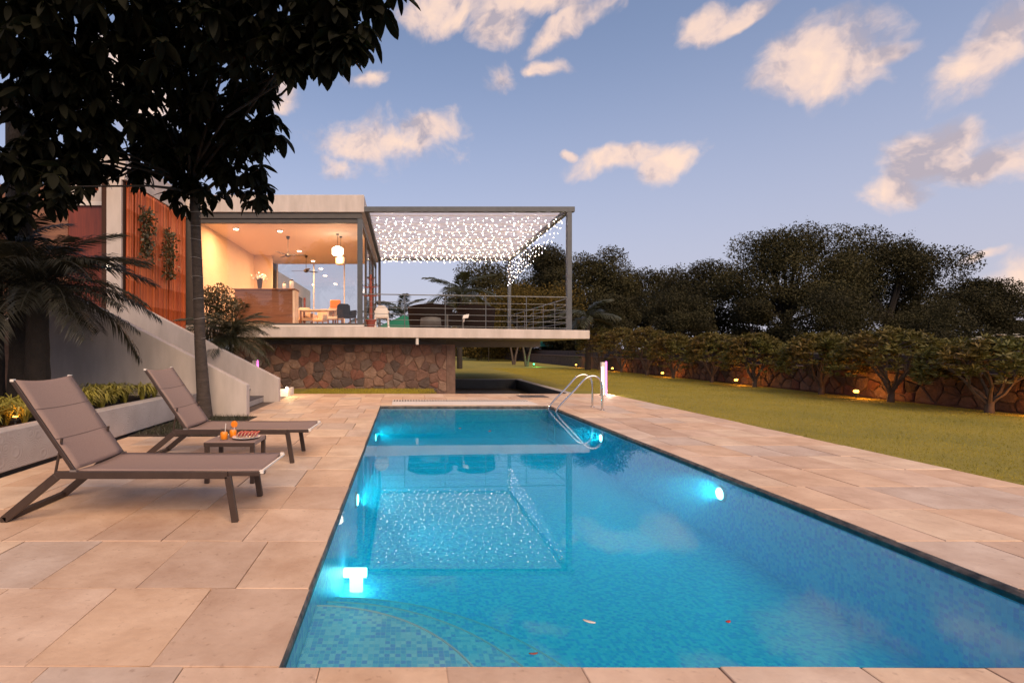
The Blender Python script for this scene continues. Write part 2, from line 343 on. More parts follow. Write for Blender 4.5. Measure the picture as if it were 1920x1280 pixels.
# mosaic of small square tiles
def mosaic():
    m = bpy.data.materials.new('mosaic'); m.use_nodes = True; nt = m.node_tree; n = nt.nodes; L = nt.links.new; p = n['Principled BSDF']
    g = n.new('ShaderNodeNewGeometry')
    s = n.new('ShaderNodeVectorMath'); s.operation = 'SCALE'; s.inputs['Scale'].default_value = 1 / .027; L(g.outputs['Position'], s.inputs[0])
    o = n.new('ShaderNodeVectorMath'); o.operation = 'ADD'; o.inputs[1].default_value = (.37, .41, .13); L(s.outputs[0], o.inputs[0])
    fl = n.new('ShaderNodeVectorMath'); fl.operation = 'FLOOR'; L(o.outputs[0], fl.inputs[0])
    wnn = n.new('ShaderNodeTexWhiteNoise'); wnn.noise_dimensions = '3D'; L(fl.outputs[0], wnn.inputs['Vector'])
    rp_ = n.new('ShaderNodeValToRGB'); L(wnn.outputs['Value'], rp_.inputs[0]); cr_ = rp_.color_ramp; cr_.interpolation = 'CONSTANT'
    cols = [(0, (.46, .82, .95)), (.30, (.31, .71, .90)), (.55, (.25, .58, .88)), (.78, (.28, .50, .88)), (.9, (.54, .87, .96))]
    cr_.elements[0].color = (*cols[0][1], 1); cr_.elements[1].position = cols[1][0]; cr_.elements[1].color = (*cols[1][1], 1)
    for a, c in cols[2:]: e = cr_.elements.new(a); e.color = (*c, 1)
    fr = n.new('ShaderNodeVectorMath'); fr.operation = 'FRACTION'; L(o.outputs[0], fr.inputs[0])
    sx = n.new('ShaderNodeSeparateXYZ'); L(fr.outputs[0], sx.inputs[0])
    nrm = n.new('ShaderNodeSeparateXYZ'); L(g.outputs['Normal'], nrm.inputs[0])
    prev_ = None
    for i in range(3):                                           # grout on the two axes that lie in the face
        a = n.new('ShaderNodeMath'); a.operation = 'SUBTRACT'; a.inputs[1].default_value = .5; L(sx.outputs[i], a.inputs[0])
        b = n.new('ShaderNodeMath'); b.operation = 'ABSOLUTE'; L(a.outputs[0], b.inputs[0])
        c = n.new('ShaderNodeMath'); c.operation = 'GREATER_THAN'; c.inputs[1].default_value = .455; L(b.outputs[0], c.inputs[0])
        d = n.new('ShaderNodeMath'); d.operation = 'ABSOLUTE'; L(nrm.outputs[i], d.inputs[0])
        e = n.new('ShaderNodeMath'); e.operation = 'LESS_THAN'; e.inputs[1].default_value = .7; L(d.outputs[0], e.inputs[0])
        f = n.new('ShaderNodeMath'); f.operation = 'MULTIPLY'; L(c.outputs[0], f.inputs[0]); L(e.outputs[0], f.inputs[1])
        if prev_ is None: prev_ = f
        else:
            q = n.new('ShaderNodeMath'); q.operation = 'MAXIMUM'; L(prev_.outputs[0], q.inputs[0]); L(f.outputs[0], q.inputs[1]); prev_ = q
    mx_ = n.new('ShaderNodeMix'); mx_.data_type = 'RGBA'; L(prev_.outputs[0], mx_.inputs['Factor']); L(rp_.outputs[0], mx_.inputs['A']); mx_.inputs['B'].default_value = (.48, .78, .9, 1)
    L(mx_.outputs['Result'], p.inputs['Base Color']); p.inputs['Roughness'].default_value = .35
    M['mosaic'] = m
mosaic()
def water():
    m = bpy.data.materials.new('water'); m.use_nodes = True; nt = m.node_tree; n = nt.nodes; L = nt.links.new; n.remove(n['Principled BSDF'])
    fr = n.new('ShaderNodeFresnel'); fr.inputs[0].default_value = 1.33; tb = n.new('ShaderNodeBsdfTransparent'); gb = n.new('ShaderNodeBsdfGlossy'); gb.inputs['Roughness'].default_value = 0.0
    g = n.new('ShaderNodeNewGeometry'); nz = n.new('ShaderNodeTexNoise'); nz.inputs['Scale'].default_value = 2.2; nz.inputs['Detail'].default_value = 2; L(g.outputs['Position'], nz.inputs['Vector'])
    bp = n.new('ShaderNodeBump'); bp.inputs['Strength'].default_value = .05; bp.inputs['Distance'].default_value = .0018; L(nz.outputs['Fac'], bp.inputs['Height']); L(bp.outputs[0], gb.inputs['Normal'])
    mx_ = n.new('ShaderNodeMixShader'); L(fr.outputs[0], mx_.inputs[0]); L(tb.outputs[0], mx_.inputs[1]); L(gb.outputs[0], mx_.inputs[2]); L(mx_.outputs[0], n['Material Output'].inputs['Surface'])
    va = n.new('ShaderNodeVolumeAbsorption'); va.inputs['Color'].default_value = (.0, .948, .998, 1); va.inputs['Density'].default_value = 1.4; 
    vsn = n.new('ShaderNodeVolumeScatter'); vsn.inputs['Color'].default_value = (.02, .79, 1.0, 1); vsn.inputs['Density'].default_value = .21; vsn.inputs['Anisotropy'].default_value = .2
    av = n.new('ShaderNodeAddShader'); L(va.outputs[0], av.inputs[0]); L(vsn.outputs[0], av.inputs[1]); L(av.outputs[0], n['Material Output'].inputs['Volume'])
    M['water'] = m
water()
def relief():                                                    # white render with pressed ring pattern
    m = mat('planter_render', (.46, .42, .41), .7, c2=(.38, .34, .33), scale=3)
    nt = m.node_tree; n = nt.nodes; L = nt.links.new; p = n['Principled BSDF']; g = n.new('ShaderNodeNewGeometry')
    vo = n.new('ShaderNodeTexVoronoi'); vo.inputs['Scale'].default_value = 5.5; L(g.outputs['Position'], vo.inputs['Vector'])
    ml = n.new('ShaderNodeMath'); ml.operation = 'MULTIPLY'; ml.inputs[1].default_value = 55; L(vo.outputs['Distance'], ml.inputs[0])
    sn = n.new('ShaderNodeMath'); sn.operation = 'SINE'; L(ml.outputs[0], sn.inputs[0])
    bp = n.new('ShaderNodeBump'); bp.inputs['Strength'].default_value = .22; bp.inputs['Distance'].default_value = .010; L(sn.outputs[0], bp.inputs['Height']); L(bp.outputs[0], p.inputs['Normal'])
relief()

# ------------------------------------------------------------------ ground
PX0, PX1, PY0, PY1 = -.508, 3.34, 2.054, 11.42                    # pool
DX1, DY1 = 5.92, 14.4                                             # deck edges
hx0, hx1, hy0, hy1 = -.9, 4.83, 1.6, 21.05
def frame_sheet(name, x0, x1, y0, y1, hole, z, m):
    a0, a1, b0, b1 = hole
    v = [(x0, y0, z), (x1, y0, z), (x1, y1, z), (x0, y1, z), (a0, b0, z), (a1, b0, z), (a1, b1, z), (a0, b1, z)]
    me = bpy.data.meshes.new(name); me.from_pydata(v, [], [(0, 1, 5, 4), (1, 2, 6, 5), (2, 3, 7, 6), (3, 0, 4, 7)])
    return struct(link_mesh(name, me, m))
frame_sheet('ground', -1500, 1500, -1500, 1500, (hx0, hx1, hy0, hy1), -.055, M['rough_ground'])
frame_sheet('lawn', -9, 12.55, -6, 95, (hx0, hx1, hy0, hy1), -.035, M['grass_ground'])
# blades of the mown lawn
def blades(n, x0, x1, y0, y1, h0, h1, w, power=1.0, seed=1):
    r = np.random.default_rng(seed)
    x = r.uniform(x0, x1, n); y = y0 + (y1 - y0) * r.random(n) ** power
    a = r.uniform(0, 2 * np.pi, n); h = r.uniform(h0, h1, n); ln = r.uniform(.2, 1.0, n) * h; b = r.uniform(0, 2 * np.pi, n)
    ww = w * (1 + (y - y0) / 12.0)
    dx, dy = np.cos(a) * ww / 2, np.sin(a) * ww / 2
    z = np.full(n, -.036)
    v = np.stack([np.stack([x - dx, y - dy, z], 1), np.stack([x + dx, y + dy, z], 1), np.stack([x + np.cos(b) * ln, y + np.sin(b) * ln, z + h], 1)], 1).reshape(-1, 3)
    return v, np.arange(3 * n).reshape(-1, 3)
v, q = blades(150000, DX1 - .035, 12.45, 3.2, 34, .008, .02, .007, 1.7, 5)
g_ = tag(link_mesh('lawn_grass', npmesh('lawn_grass', v, q), M['grass_blade']), 'short mown yellow-green grass of the lawn beside the deck', 'grass', kind='stuff')
v, q = blades(9000, -3.0, 1.0, DY1 + .02, 16.5, .02, .06, .008, 1.0, 6)
tag(link_mesh('verge_grass', npmesh('verge_grass', v, q), M['grass_blade']), 'narrow strip of grass between the deck and the house stone wall', 'grass', kind='stuff')

# raised land behind the boundary wall
v = [(13.2, -40, .62), (13.2, 130, .62), (16, 130, 1.0), (16, -40, 1.0), (60, 130, 1.02), (60, -40, 1.02), (900, 900, .3), (900, -900, .3)]
me = bpy.data.meshes.new('raised_land'); me.from_pydata(v, [], [(0, 3, 2, 1), (3, 5, 4, 2), (5, 7, 6, 4)]); struct(link_mesh('raised_land', me, M['rough_ground']))

# ------------------------------------------------------------------ deck
deck = frame_sheet('deck', -4.3, DX1 - .02, -3, DY1 - .01, (PX0 - .05, PX1 + .05, PY0 - .05, PY1 + .05), -.018, M['mortar'])
ROW = .669
srnd = random.Random(11)
def slab(x0, x1, y0, y1):
    gap = srnd.choice((.0015, .002, .003, .004, .0055)); j = lambda: srnd.uniform(-.003, .003)
    mb = MB(); zt = srnd.uniform(-.003, .0)
    mb.cbox(x0 + gap, x1 - gap, y0 + gap, y1 - gap, -.05, zt, .003)
    mb.v = [(x + j(), y + j(), z + (srnd.uniform(-.0015, .0015) if i > 7 else 0)) for i, (x, y, z) in enumerate(mb.v)]
    mb.build('paving_slab', M['sandstone'], deck)
def row(x0, x1, y0, y1, first=None, rev=False):
    xs = [x0]; w0 = first if first is not None else srnd.uniform(.28, .56); x = x0 + w0
    while x < x1 - .2: xs.append(x); x += srnd.uniform(.50, .60)
    xs.append(x1)
    if rev: xs = [x0 + x1 - q for q in xs][::-1]
    for a, b in zip(xs, xs[1:]): slab(a, b, y0, y1)
EDGE = .0
for i in range(-1, 19):
    y0 = PY0 + i * ROW; y1 = min(y0 + ROW, DY1)
    yc = (y0 + y1) / 2
    lx = -4.05 if yc < 7.2 else (-2.75 if yc < 9.0 else -3.12)
    firsts = {0: .53, 1: .40, 2: .58}
    if i == -1: row(-4.05, DX1, y0, y1, .36); continue
    if y0 < PY1 - .02:
        row(lx, PX0, y0, y1, firsts.get(i), rev=True); row(PX1, DX1, y0, y1)
    else: row(lx, DX1, y0, y1)

# ------------------------------------------------------------------ pool
FLOOR = -.74; WZ = -.045
basin = MB()
basin.add([(PX0, PY0, FLOOR), (PX1, PY0, FLOOR), (PX1, PY1, FLOOR), (PX0, PY1, FLOOR)], [(0, 1, 2, 3)])
pool = struct(basin.build('swimming_pool', M['mosaic']))
for nm, vv in (('pool_wall', [(PX0, PY0), (PX0, PY1)]), ('pool_wall', [(PX0, PY1), (PX1, PY1)]), ('pool_wall', [(PX1, PY1), (PX1, PY0)]), ('pool_wall', [(PX1, PY0), (PX0, PY0)])):
    (a, b), (c, d) = vv
    MB().add([(a, b, FLOOR), (c, d, FLOOR), (c, d, -.05), (a, b, -.05)], [(0, 1, 2, 3)]).build(nm, M['mosaic'], pool)
# rim of dark stone between slabs and water, its edge uneven
for (a, b, c, d, nx, ny) in ((PX0, PY0, PX0, PY1, 1, 0), (PX0, PY1, PX1, PY1, 0, -1), (PX1, PY1, PX1, PY0, -1, 0), (PX1, PY0, PX0, PY0, 0, 1)):
    n = 60; mb = MB(); L_ = []
    w = .022 if nx == -1 else .010
    for i in range(n + 1):
        t = i / n; x, y = a + (c - a) * t, b + (d - b) * t; o = w + srnd.uniform(-.006, .006)
        L_ += [(x, y, -.006), (x + nx * o * .6, y + ny * o * .6, -.016 + srnd.uniform(-.005, .005)), (x + nx * o, y + ny * o, -.03 + srnd.uniform(-.006, .006)), (x + nx * .004, y + ny * .004, -.075)]
    fs = [(4 * i + k_, 4 * i + k_ + 1, 4 * i + k_ + 5, 4 * i + k_ + 4) for i in range(n) for k_ in range(3)]
    mb.add(L_, fs).build('pool_rim', M['coping_dark'], pool)
# rounded entry steps in the near left corner
for k_, (rad, z) in enumerate(((.92, -.22), (1.32, -.40), (1.72, -.57))):
    n = 28; z0 = (-.40, -.57, FLOOR)[k_]
    pts = [(PX0 + rad * math.cos(t), PY0 + rad * math.sin(t)) for t in [i / n * math.pi / 2 for i in range(n + 1)]]
    mb = MB(); vv = [(PX0 + .002, PY0 + .002, z)] + [(x, y, z) for x, y in pts] + [(x, y, z0) for x, y in pts]
    mb.add(vv, [tuple(range(n + 2))] + [(1 + i, n + 2 + i, n + 3 + i, 2 + i) for i in range(n)]).build('pool_step', M['mosaic'], pool)
    MB().tube([(PX0 + (rad - .012) * math.cos(t), PY0 + (rad - .012) * math.sin(t), z + .001) for t in [i / n * math.pi / 2 for i in range(n + 1)]], .006, 6).build('step_nosing', M['ceramic'], pool)
wb = MB().box(PX0 - .012, PX1 + .012, PY0 - .012, PY1 + .012, FLOOR - .05, WZ)
struct(wb.build('pool_water', M['water']))

def pool_light(loc, nrm, label, energy, big=False):
    t = thing('pool_light', label, 'pool light', loc, group='underwater pool lamps')
    n = Vector(nrm); p = Vector(loc); q = n.to_track_quat('Z', 'Y')
    ring = MB().lathe([(.085, 0), (.085, .012), (.07, .02), (.06, .02)], n=20); ring.v = [tuple(q @ Vector(v)) for v in ring.v]; ring.build('housing', M['ceramic'], t, True, local=True)
    le = MB().lathe([(.06, .0201), (.055, .028), (.03, .033), (.001, .034)], n=20); le.v = [tuple(q @ Vector(v)) for v in le.v]; le.build('lens', M['lamp_pool'], t, True, local=True)
    ld = bpy.data.lights.new('pool_lamp', 'AREA'); ld.shape = 'DISK'; ld.size = .14; ld.energy = energy; ld.color = (.65, .92, 1.0); ld.spread = R(140)
    lo = bpy.data.objects.new('lamp_glow', ld); col.objects.link(lo); lo.parent = t; lo.location = n * .05; 
    lo.rotation_euler = (n * .88 + Vector((0, 0, .47))).to_track_quat('-Z', 'Y').to_euler()
PE = 11
pool_light((PX0 + .001, 5.4, -.33), (1, 0, 0), 'round underwater lamp on the left pool wall, abreast of the nearer lounger', PE)
pool_light((PX0 + .001, 9.0, -.30), (1, 0, 0), 'round underwater lamp on the left pool wall near the far end', PE)
pool_light((PX1 - .001, 5.25, -.22), (-1, 0, 0), 'round underwater lamp glowing midway along the right pool wall', PE)
pool_light((PX1 - .001, 8.4, -.20), (-1, 0, 0), 'round underwater lamp on the right pool wall beside the ladder', PE)
# added glowing T (wide head, narrow body) imitating a roof floodlight's reflection
t = thing('pool_light', 'added T-shaped glow on the pool floor near the left corner, imitating a roof floodlight reflection', 'pool light', (-.40, 4.22, FLOOR), group='underwater pool lamps')
MB().box(-.10, .10, -.03, .03, .12, .19).build('lamp_head', M['lamp_pool'], t, local=True, bevel=.01)
MB().box(-.045, .065, -.028, .028, .0, .119).build('lamp_body', M['lamp_pool'], t, local=True, bevel=.01)
# things in the water
def petal(name, label, p, a, b, rz, m):
    o = MB(); n = 12; o.add([(a * math.cos(i * math.tau / n), b * math.sin(i * math.tau / n) , .004 + .003 * math.cos(i * math.tau / n) ** 2) for i in range(n)] + [(0, 0, .002)], [(i, (i + 1) % n, n) for i in range(n)])
    ob = link_mesh(name, o.mesh(name, True), m); ob.location = p; ob.rotation_euler = (0, 0, rz); tag(ob, label, 'petal' if 'petal' in name else 'leaf')
    sm = ob.modifiers.new('solid', 'SOLIDIFY'); sm.thickness = .003
p = gp(1105, 1166, WZ); petal('floating_leaf', 'pale oval leaf floating on the pool near the front edge', (p.x, p.y, WZ + .001), .030, .010, R(-30), M['leaf_litter'])
p = gp(1365, 1166, WZ); petal('floating_petal', 'tiny red petal floating on the pool, right of the pale leaf', (p.x, p.y, WZ + .001), .014, .008, R(20), M['red_petal'])
p = gp(1000, 1226, WZ); petal('floating_petal', 'slim brownish petal floating close to the front pool edge', (p.x, p.y, WZ + .001), .02, .005, R(5), M['terracotta'])
for px, py, s in ((862, 803, 'left'), (918, 808, 'right')):
    p = gp(px, py, WZ); petal('floating_leaf', 'small brown leaf floating at the far end of the pool, %s one of two' % s, (p.x, p.y, WZ + .001), .035, .02, R(60), M['terracotta'])

# far end: overflow grate, filter cover
t = thing('overflow_grate', 'long white overflow grating set in the deck behind the pool', 'grate', (-.25, 11.55, 0))
MB().box(-.25, 3.12, 11.50, 12.2, .002, .012).build('edge_slab', M['white_clean'], t)
gb = MB()
for i in range(50):
    x = -.25 + i * .0675; gb.box(x, x + .030, 12.215, 12.55, .004, .018)
tag(gb.build('grate_bars', M['white_clean'], t), kind='stuff'); MB().box(-.25, 3.12, 12.205, 12.60, .0005, .003).build('channel', M['pit_black'], t)
c = gp(998, 743); t = thing('drain_cover', 'dark flat drain cover in the deck behind the pool ladder', 'drain cover', (c.x, c.y, 0))
MB().cbox(-.37, .37, -.3, .3, 0, .010, .004).build('cover_plate', M['drain_dark'], t, local=True); MB().box(-.06, .06, -.02, .02, .010, .016).build('handle', M['pit_black'], t, local=True)

# pool ladder
t = thing('pool_ladder', 'stainless steel pool ladder with two looped handrails at the far right corner', 'ladder', (3.6, 10.85, 0))
def arc(P0, P1, P2, P3, n=14):
    return [P0 * (1 - u) ** 3 + P1 * 3 * u * (1 - u) ** 2 + P2 * 3 * u * u * (1 - u) + P3 * u ** 3 for u in [i / n for i in range(n + 1)]]
for y in (11.15, 10.6):
    path = [Vector((4.22, y, 0)), Vector((4.22, y, .42))] + arc(Vector((4.22, y, .45)), Vector((4.22, y, .74)), Vector((3.98, y, .80)), Vector((3.80, y, .60))) + arc(Vector((3.74, y, .53)), Vector((3.45, y, .20)), Vector((3.24, y, .06)), Vector((3.22, y, -.12)), 8) + [Vector((3.22, y, -.85))]
    MB().tube(path, .021, 12).build('handrail', M['stainless'], t, True)
    MB().lathe([(.05, 0), (.05, .006), (.03, .014)], (4.22, y, 0), 16).build('flange', M['stainless'], t, True)
for z in (-.25, -.5, -.75): MB().box(3.18, 3.26, 10.61, 11.14, z, z + .025).build('tread', M['stainless'], t)

# ------------------------------------------------------------------ pit behind the deck, under the terrace
pit = struct(MB().add([(-.9, DY1, -.36), (4.83, DY1, -.36), (4.83, 21.05, -.36), (-.9, 21.05, -.36)], [(0, 1, 2, 3)]).build('sunken_bed', M['pit_floor']))
MB().box(-.9, 4.95, 20.9, 21.08, -.36, .0).build('bed_wall', M['pit_black'], pit)
MB().box(4.72, 4.90, DY1 + .01, 20.9, -.36, .0).build('bed_wall', M['pit_black'], pit)
MB().box(-.9, 5.0, 20.88, 21.1, .0005, .02).build('bed_coping', M['concrete'], pit); MB().box(4.70, 4.92, DY1 + .01, 20.87, .0005, .02).build('bed_coping', M['concrete'], pit)
MB().box(-.9, 4.83, DY1 - .05, DY1 - .012, -.36, -.02).build('bed_wall', M['pit_black'], pit)
# grass bank sloping into the pit
MB().add([(-3.6, DY1 - .005, -.03), (.2, DY1 - .005, -.03), (1.0, DY1, -.35), (1.0, 16.6, -.35), (.2, 16.6, -.03), (-3.6, 16.6, -.03)], [(0, 1, 4, 5), (1, 2, 3, 4)]).build('grass_bank', M['grass_ground'], pit)

# ------------------------------------------------------------------ stones by cells
def cells(x0, x1, z0, z1, nx, nz, seed):
    r = random.Random(seed); pts = []
    for i in range(nx):
        for k_ in range(nz):
            pts.append((x0 + (i + .5 + (.25 if k_ % 2 else -.25) + r.uniform(-.48, .48)) * (x1 - x0) / nx, z0 + (k_ + .5 + r.uniform(-.46, .46)) * (z1 - z0) / nz))
    out = []
    for i, (px, pz) in enumerate(pts):
        poly = [(x0, z0), (x1, z0), (x1, z1), (x0, z1)]
        for k_, (qx, qz) in enumerate(pts):
            if k_ == i or abs(qx - px) > 2.2 * (x1 - x0) / nx + .5: continue
            mx_, mz = (px + qx) / 2, (pz + qz) / 2; dx, dz = qx - px, qz - pz; new = []
            for a in range(len(poly)):
                A, B = poly[a], poly[(a + 1) % len(poly)]
                sa = (A[0] - mx_) * dx + (A[1] - mz) * dz; sb = (B[0] - mx_) * dx + (B[1] - mz) * dz
                if sa <= 0: new.append(A)
                if sa * sb < 0:
                    u = sa / (sa - sb); new.append((A[0] + (B[0] - A[0]) * u, A[1] + (B[1] - A[1]) * u))
            poly = new
            if len(poly) < 3: break
        if len(poly) >= 3: out.append((poly, (px, pz)))
    return out
def stone_mesh(poly, c, put, gap, proud, r):                      # put(u, w, d): wall coordinates and distance out of the wall
    cx = sum(p[0] for p in poly) / len(poly); cz = sum(p[1] for p in poly) / len(poly)
    size = max(.05, sum(math.hypot(p[0] - cx, p[1] - cz) for p in poly) / len(poly))
    # round the corners by cutting each one
    P = []
    n = len(poly)
    for i in range(n):
        a, b, d = poly[i - 1], poly[i], poly[(i + 1) % n]; k_ = r.uniform(.07, .22)
        P.append((b[0] + (a[0] - b[0]) * k_, b[1] + (a[1] - b[1]) * k_)); P.append((b[0] + (d[0] - b[0]) * k_, b[1] + (d[1] - b[1]) * k_))
    def shrink(s): return [(cx + (x - cx) * s, cz + (z - cz) * s) for x, z in P]
    s0 = 1 - gap / size; m = len(P); mb = MB(); o = proud * r.uniform(.5, 1.3)
    rings = [[put(x, z, -.02) for x, z in shrink(s0)], [put(x, z, o * .6) for x, z in shrink(s0 - .02)], [put(x, z, o + r.uniform(-.25, .25) * proud) for x, z in shrink(s0 - .18)]]
    vv = rings[0] + rings[1] + rings[2] + [put(cx, cz, o * 1.15)]
    fs = [(a * m + i, a * m + (i + 1) % m, (a + 1) * m + (i + 1) % m, (a + 1) * m + i) for a in range(2) for i in range(m)] + [(2 * m + i, 2 * m + (i + 1) % m, 3 * m) for i in range(m)]
    return mb.add(vv, fs)

# ------------------------------------------------------------------ house
HY, HB = 15.85, 24.7                                              # front and back planes
XL, XR = -6.65, -1.33                                             # room sides
FZ, CZ = 1.96, 5.45                                               # floor, ceiling
SLABX1 = 5.85
t = thing('stone_wall', 'rough reddish fieldstone wall under the raised house terrace', 'wall', (-4.9, 16.7, -.36))
WX0, WX1, WYF = -5.6, 1.72, 16.6
MB().box(WX0, WX1, WYF, WYF + .5, -.36, 1.43).build('wall_core', M['stone_mortar'], t)
r_ = random.Random(21)
for poly, c in cells(WX0 + .02, 1.45, -.33, 1.42, 22, 6, 5):
    stone_mesh(poly, c, lambda u, w, d: (u, WYF - d, w), .006, .034, r_).build('stone', M['fieldstone'], t)
MB().box(1.46, 1.74, WYF - .02, WYF + .52, -.36, 1.432).build('end_pier', M['stone_mortar'], t)

house = thing('house', 'low white modern house with glass front, flat roof and overhanging terrace slab', 'house', (-2, 18, 0))
def zt(x): return 1.975 - .0155 * max(0, x + 1.3)                 # the slab falls slightly towards its free end
def zb(x): return 1.648 - .007 * max(0, x + 1.3)
sl = MB(); y0, y1 = HY - .18, HB + .6
xs = [-7.2, -1.3, SLABX1]
vv = [(x, y, z(x)) for z in (zb, zt) for y in (y0, y1) for x in xs]
sl.add(vv, [(0, 1, 4, 3), (1, 2, 5, 4), (6, 9, 10, 7), (7, 10, 11, 8), (0, 6, 7, 1), (1, 7, 8, 2), (3, 4, 10, 9), (4, 5, 11, 10), (0, 3, 9, 6), (2, 8, 11, 5)])
sl.build('terrace_slab', M['white_paint'], house, bevel=.015)
MB().box(-7.1, XR + .12, HY - .12, HY + .1, 1.985, 2.035).build('sill', M['white_clean'], house)
# void beams under the slab
MB().box(-6.5, 1.5, 17.4, 17.7, 1.43, 1.6).build('beam', M['concrete'], house)
MB().box(-6.5, 5.6, 20.4, 20.8, 1.35, 1.6).build('beam', M['concrete'], house)
pr = pp(782, 640, HY); MB().tube([(pr.x, HY - .1, 1.42), (pr.x, HY - .1, 1.66)], .05, 10).build('drain_pipe', M['pvc'], house)
# roof
MB().box(-7.3, XR + .12, HY - .12, HB + .3, CZ + .12, 6.12).build('roof', M['white_paint'], house, bevel=.02)
MB().box(-7.0, XR, HY + .12, HB, CZ, CZ + .118).build('ceiling', M['room_ceiling'], house)
MB().box(-7.0, XR, HY + .12, HB, FZ + .02, FZ + .04).build('room_floor', M['room_floor'], house)
MB().box(-7.0, XL, HY + .14, HB - 1.2, FZ, CZ).build('room_wall', M['room_wall'], house)
MB().box(XL - .1, XL + .42, HB - .25, HB + .1, FZ + .041, CZ - .002).build('room_pier', M['dark_frame'], house)
MB().box(XL, XL + .8, HB - 2.3, HB - 2.1, FZ + .041, CZ - .001).build('room_partition', M['room_wall'], house)
# front window
fr = house
def fbar(x0, x1, y0, y1, z0, z1, nm='window_frame'): return MB().box(x0, x1, y0, y1, z0, z1).build(nm, M['dark_frame'], house, bevel=.006)
fbar(-7.0, XR + .04, HY - .06, HY + .1, CZ - .06, CZ + .115)
fbar(-7.0, XR + .02, HY - .02, HY + .08, CZ - .20, CZ - .063)
fbar(-7.0, XR - .1, HY - .03, HY + .08, 2.038, 2.10)
MB().box(XR - .10, XR + .06, HY - .05, HY + .11, 2.036, CZ - .062).build('corner_post', M['steel_grey'], house, bevel=.006)
fbar(-6.85, -6.45, HY - .04, HY + .1, 2.102, CZ - .202)
MB().box(-6.45, -3.37, HY + .02, HY + .032, 2.10, CZ - .2).build('window_pane', M['window_glass'], house)
MB().box(-3.36, XR - .1, HY + .02, HY + .032, 2.10, CZ - .2).build('window_pane', M['window_glass'], house)
# sliding doors along the terrace side
fbar(XR - .04, XR + .05, HY + .115, HB, CZ - .22, CZ - .002, 'door_track'); fbar(XR - .03, XR + .04, HY + .115, HB, FZ + .041, FZ + .10, 'door_track')
ys = [HY + .2, 17.9, 18.0, 20.1, 20.2, 22.3, 22.4, HB - .05]
for y in ys: fbar(XR - .03, XR + .04, y, y + .07, FZ + .101, CZ - .222, 'door_stile')
for a, b in ((18.08, 20.09), (20.28, 22.29), (22.48, HB - .06)): MB().box(XR, XR + .01, a, b, FZ + .1, CZ - .22).build('door_pane', M['window_glass'], house)
# back windows
for x in (XL + .45, -4.4, -2.9, XR - .05): MB().box(x, x + .05, HB - .03, HB + .03, FZ + .041, CZ - .003).build('back_mullion', M['plastic_white'], house)
MB().box(XL + .5, XR - .05, HB - .006, HB + .006, FZ + .041, CZ - .003).build('back_pane', M['window_glass'], house)
# rear wing seen through the back glass
MB().box(XL - 2, XL + .02, HB + .5, 36, 0, 5.4).build('rear_wing_wall', M['white_clean'], house); MB().box(XL + .021, XL + .05, 27.5, 33, 2.3, 4.6).build('rear_wing_window', M['dark_frame'], house)
# bamboo clad side wing
BX = -6.82
MB().box(BX - .6, BX - .06, 12.35, HY - .13, 0, 5.44).build('wing_wall', M['bamboo_back'], house); MB().box(BX - .7, BX + .02, 12.3, HY - .125, 5.44, 6.1).build('wing_parapet', M['white_paint'], house)
br = random.Random(4); y = 12.42
meshes = []
for k_ in range(4):
    mb = MB(); r0 = .036; pts = []; rr = []
    for i in range(7):
        z = i * .58; pts += [(br.uniform(-.004, .004), 0, z - .02 if i else 0), (0, 0, z), (0, 0, z + .02)]; rr += [r0, r0 * 1.14, r0]
    mb.tube(pts[1:] + [(0, 0, 3.55)], rr[1:] + [r0], 8); meshes.append(mb.mesh('bamboo_pole', True))
while y < HY - .2:
    o = link_mesh('bamboo_pole', meshes[br.randrange(4)], M['bamboo'], house)
    o.location = Vector((BX + br.uniform(-.012, .02), y, 1.86 + br.uniform(-.03, .0))) - Vector((-2, 18, 0)); o.rotation_euler = (br.uniform(-.006, .006), br.uniform(-.004, .004), br.uniform(0, 6))
    y += br.choice((.072, .074, .078, .10)) 
# entrance beside it
MB().box(-7.26, -6.90, 12.28, 12.46, 1.6, 5.44).build('entrance_pillar', M['white_paint'], house, bevel=.01)
MB().box(-8.6, -7.30, 12.9, 12.96, FZ, 4.961).build('entrance_door', M['red_door'], house)
MB().box(-7.36, -7.26, 12.84, 12.98, FZ, 4.96).build('door_frame', M['white_clean'], house); MB().box(-9.6, -7.26, 12.84, 12.98, 4.962, 5.06).build('door_frame', M['white_clean'], house)
MB().box(-12, -8.6, 12.88, 13.0, 0, 5.5).build('entrance_wall', M['wood'], house)  # dark wood colour stands in for tree shade on this wall
MB().box(-8.6, -7.27, 12.9, 13.0, 5.06, 6.1).build('entrance_wall', M['white_paint'], house)
y = 11.3
while y < 12.25:
    mb = MB().tube([(-7.44, y, 5.14), (-7.44, y, 5.54)], .034, 8); mb.build('bamboo_pole', M['bamboo'], house, True); y += .075
MB().box(-7.55, -7.48, 11.2, 12.27, 5.1, 5.56).build('balcony_fascia', M['bamboo_back'], house)
MB().box(-10, -6.9, 12.5, 13.6, 1.5, FZ - .005).build('landing', M['concrete'], house)

# wall lamp on the pillar
lp = pp(201, 499, 12.24)
t = thing('wall_lamp', 'small bright lamp on the white pillar at the top of the stairs', 'lamp', lp)
MB().lathe([(.015, -.07), (.028, -.06), (.032, 0), (.028, .05), (.012, .06)], n=12).build('lamp_body', M['lamp_wall'], t, True, local=True); MB().box(-.03, .03, .03, .06, -.1, .1).build('bracket', M['chrome_lamp'], t, local=True)

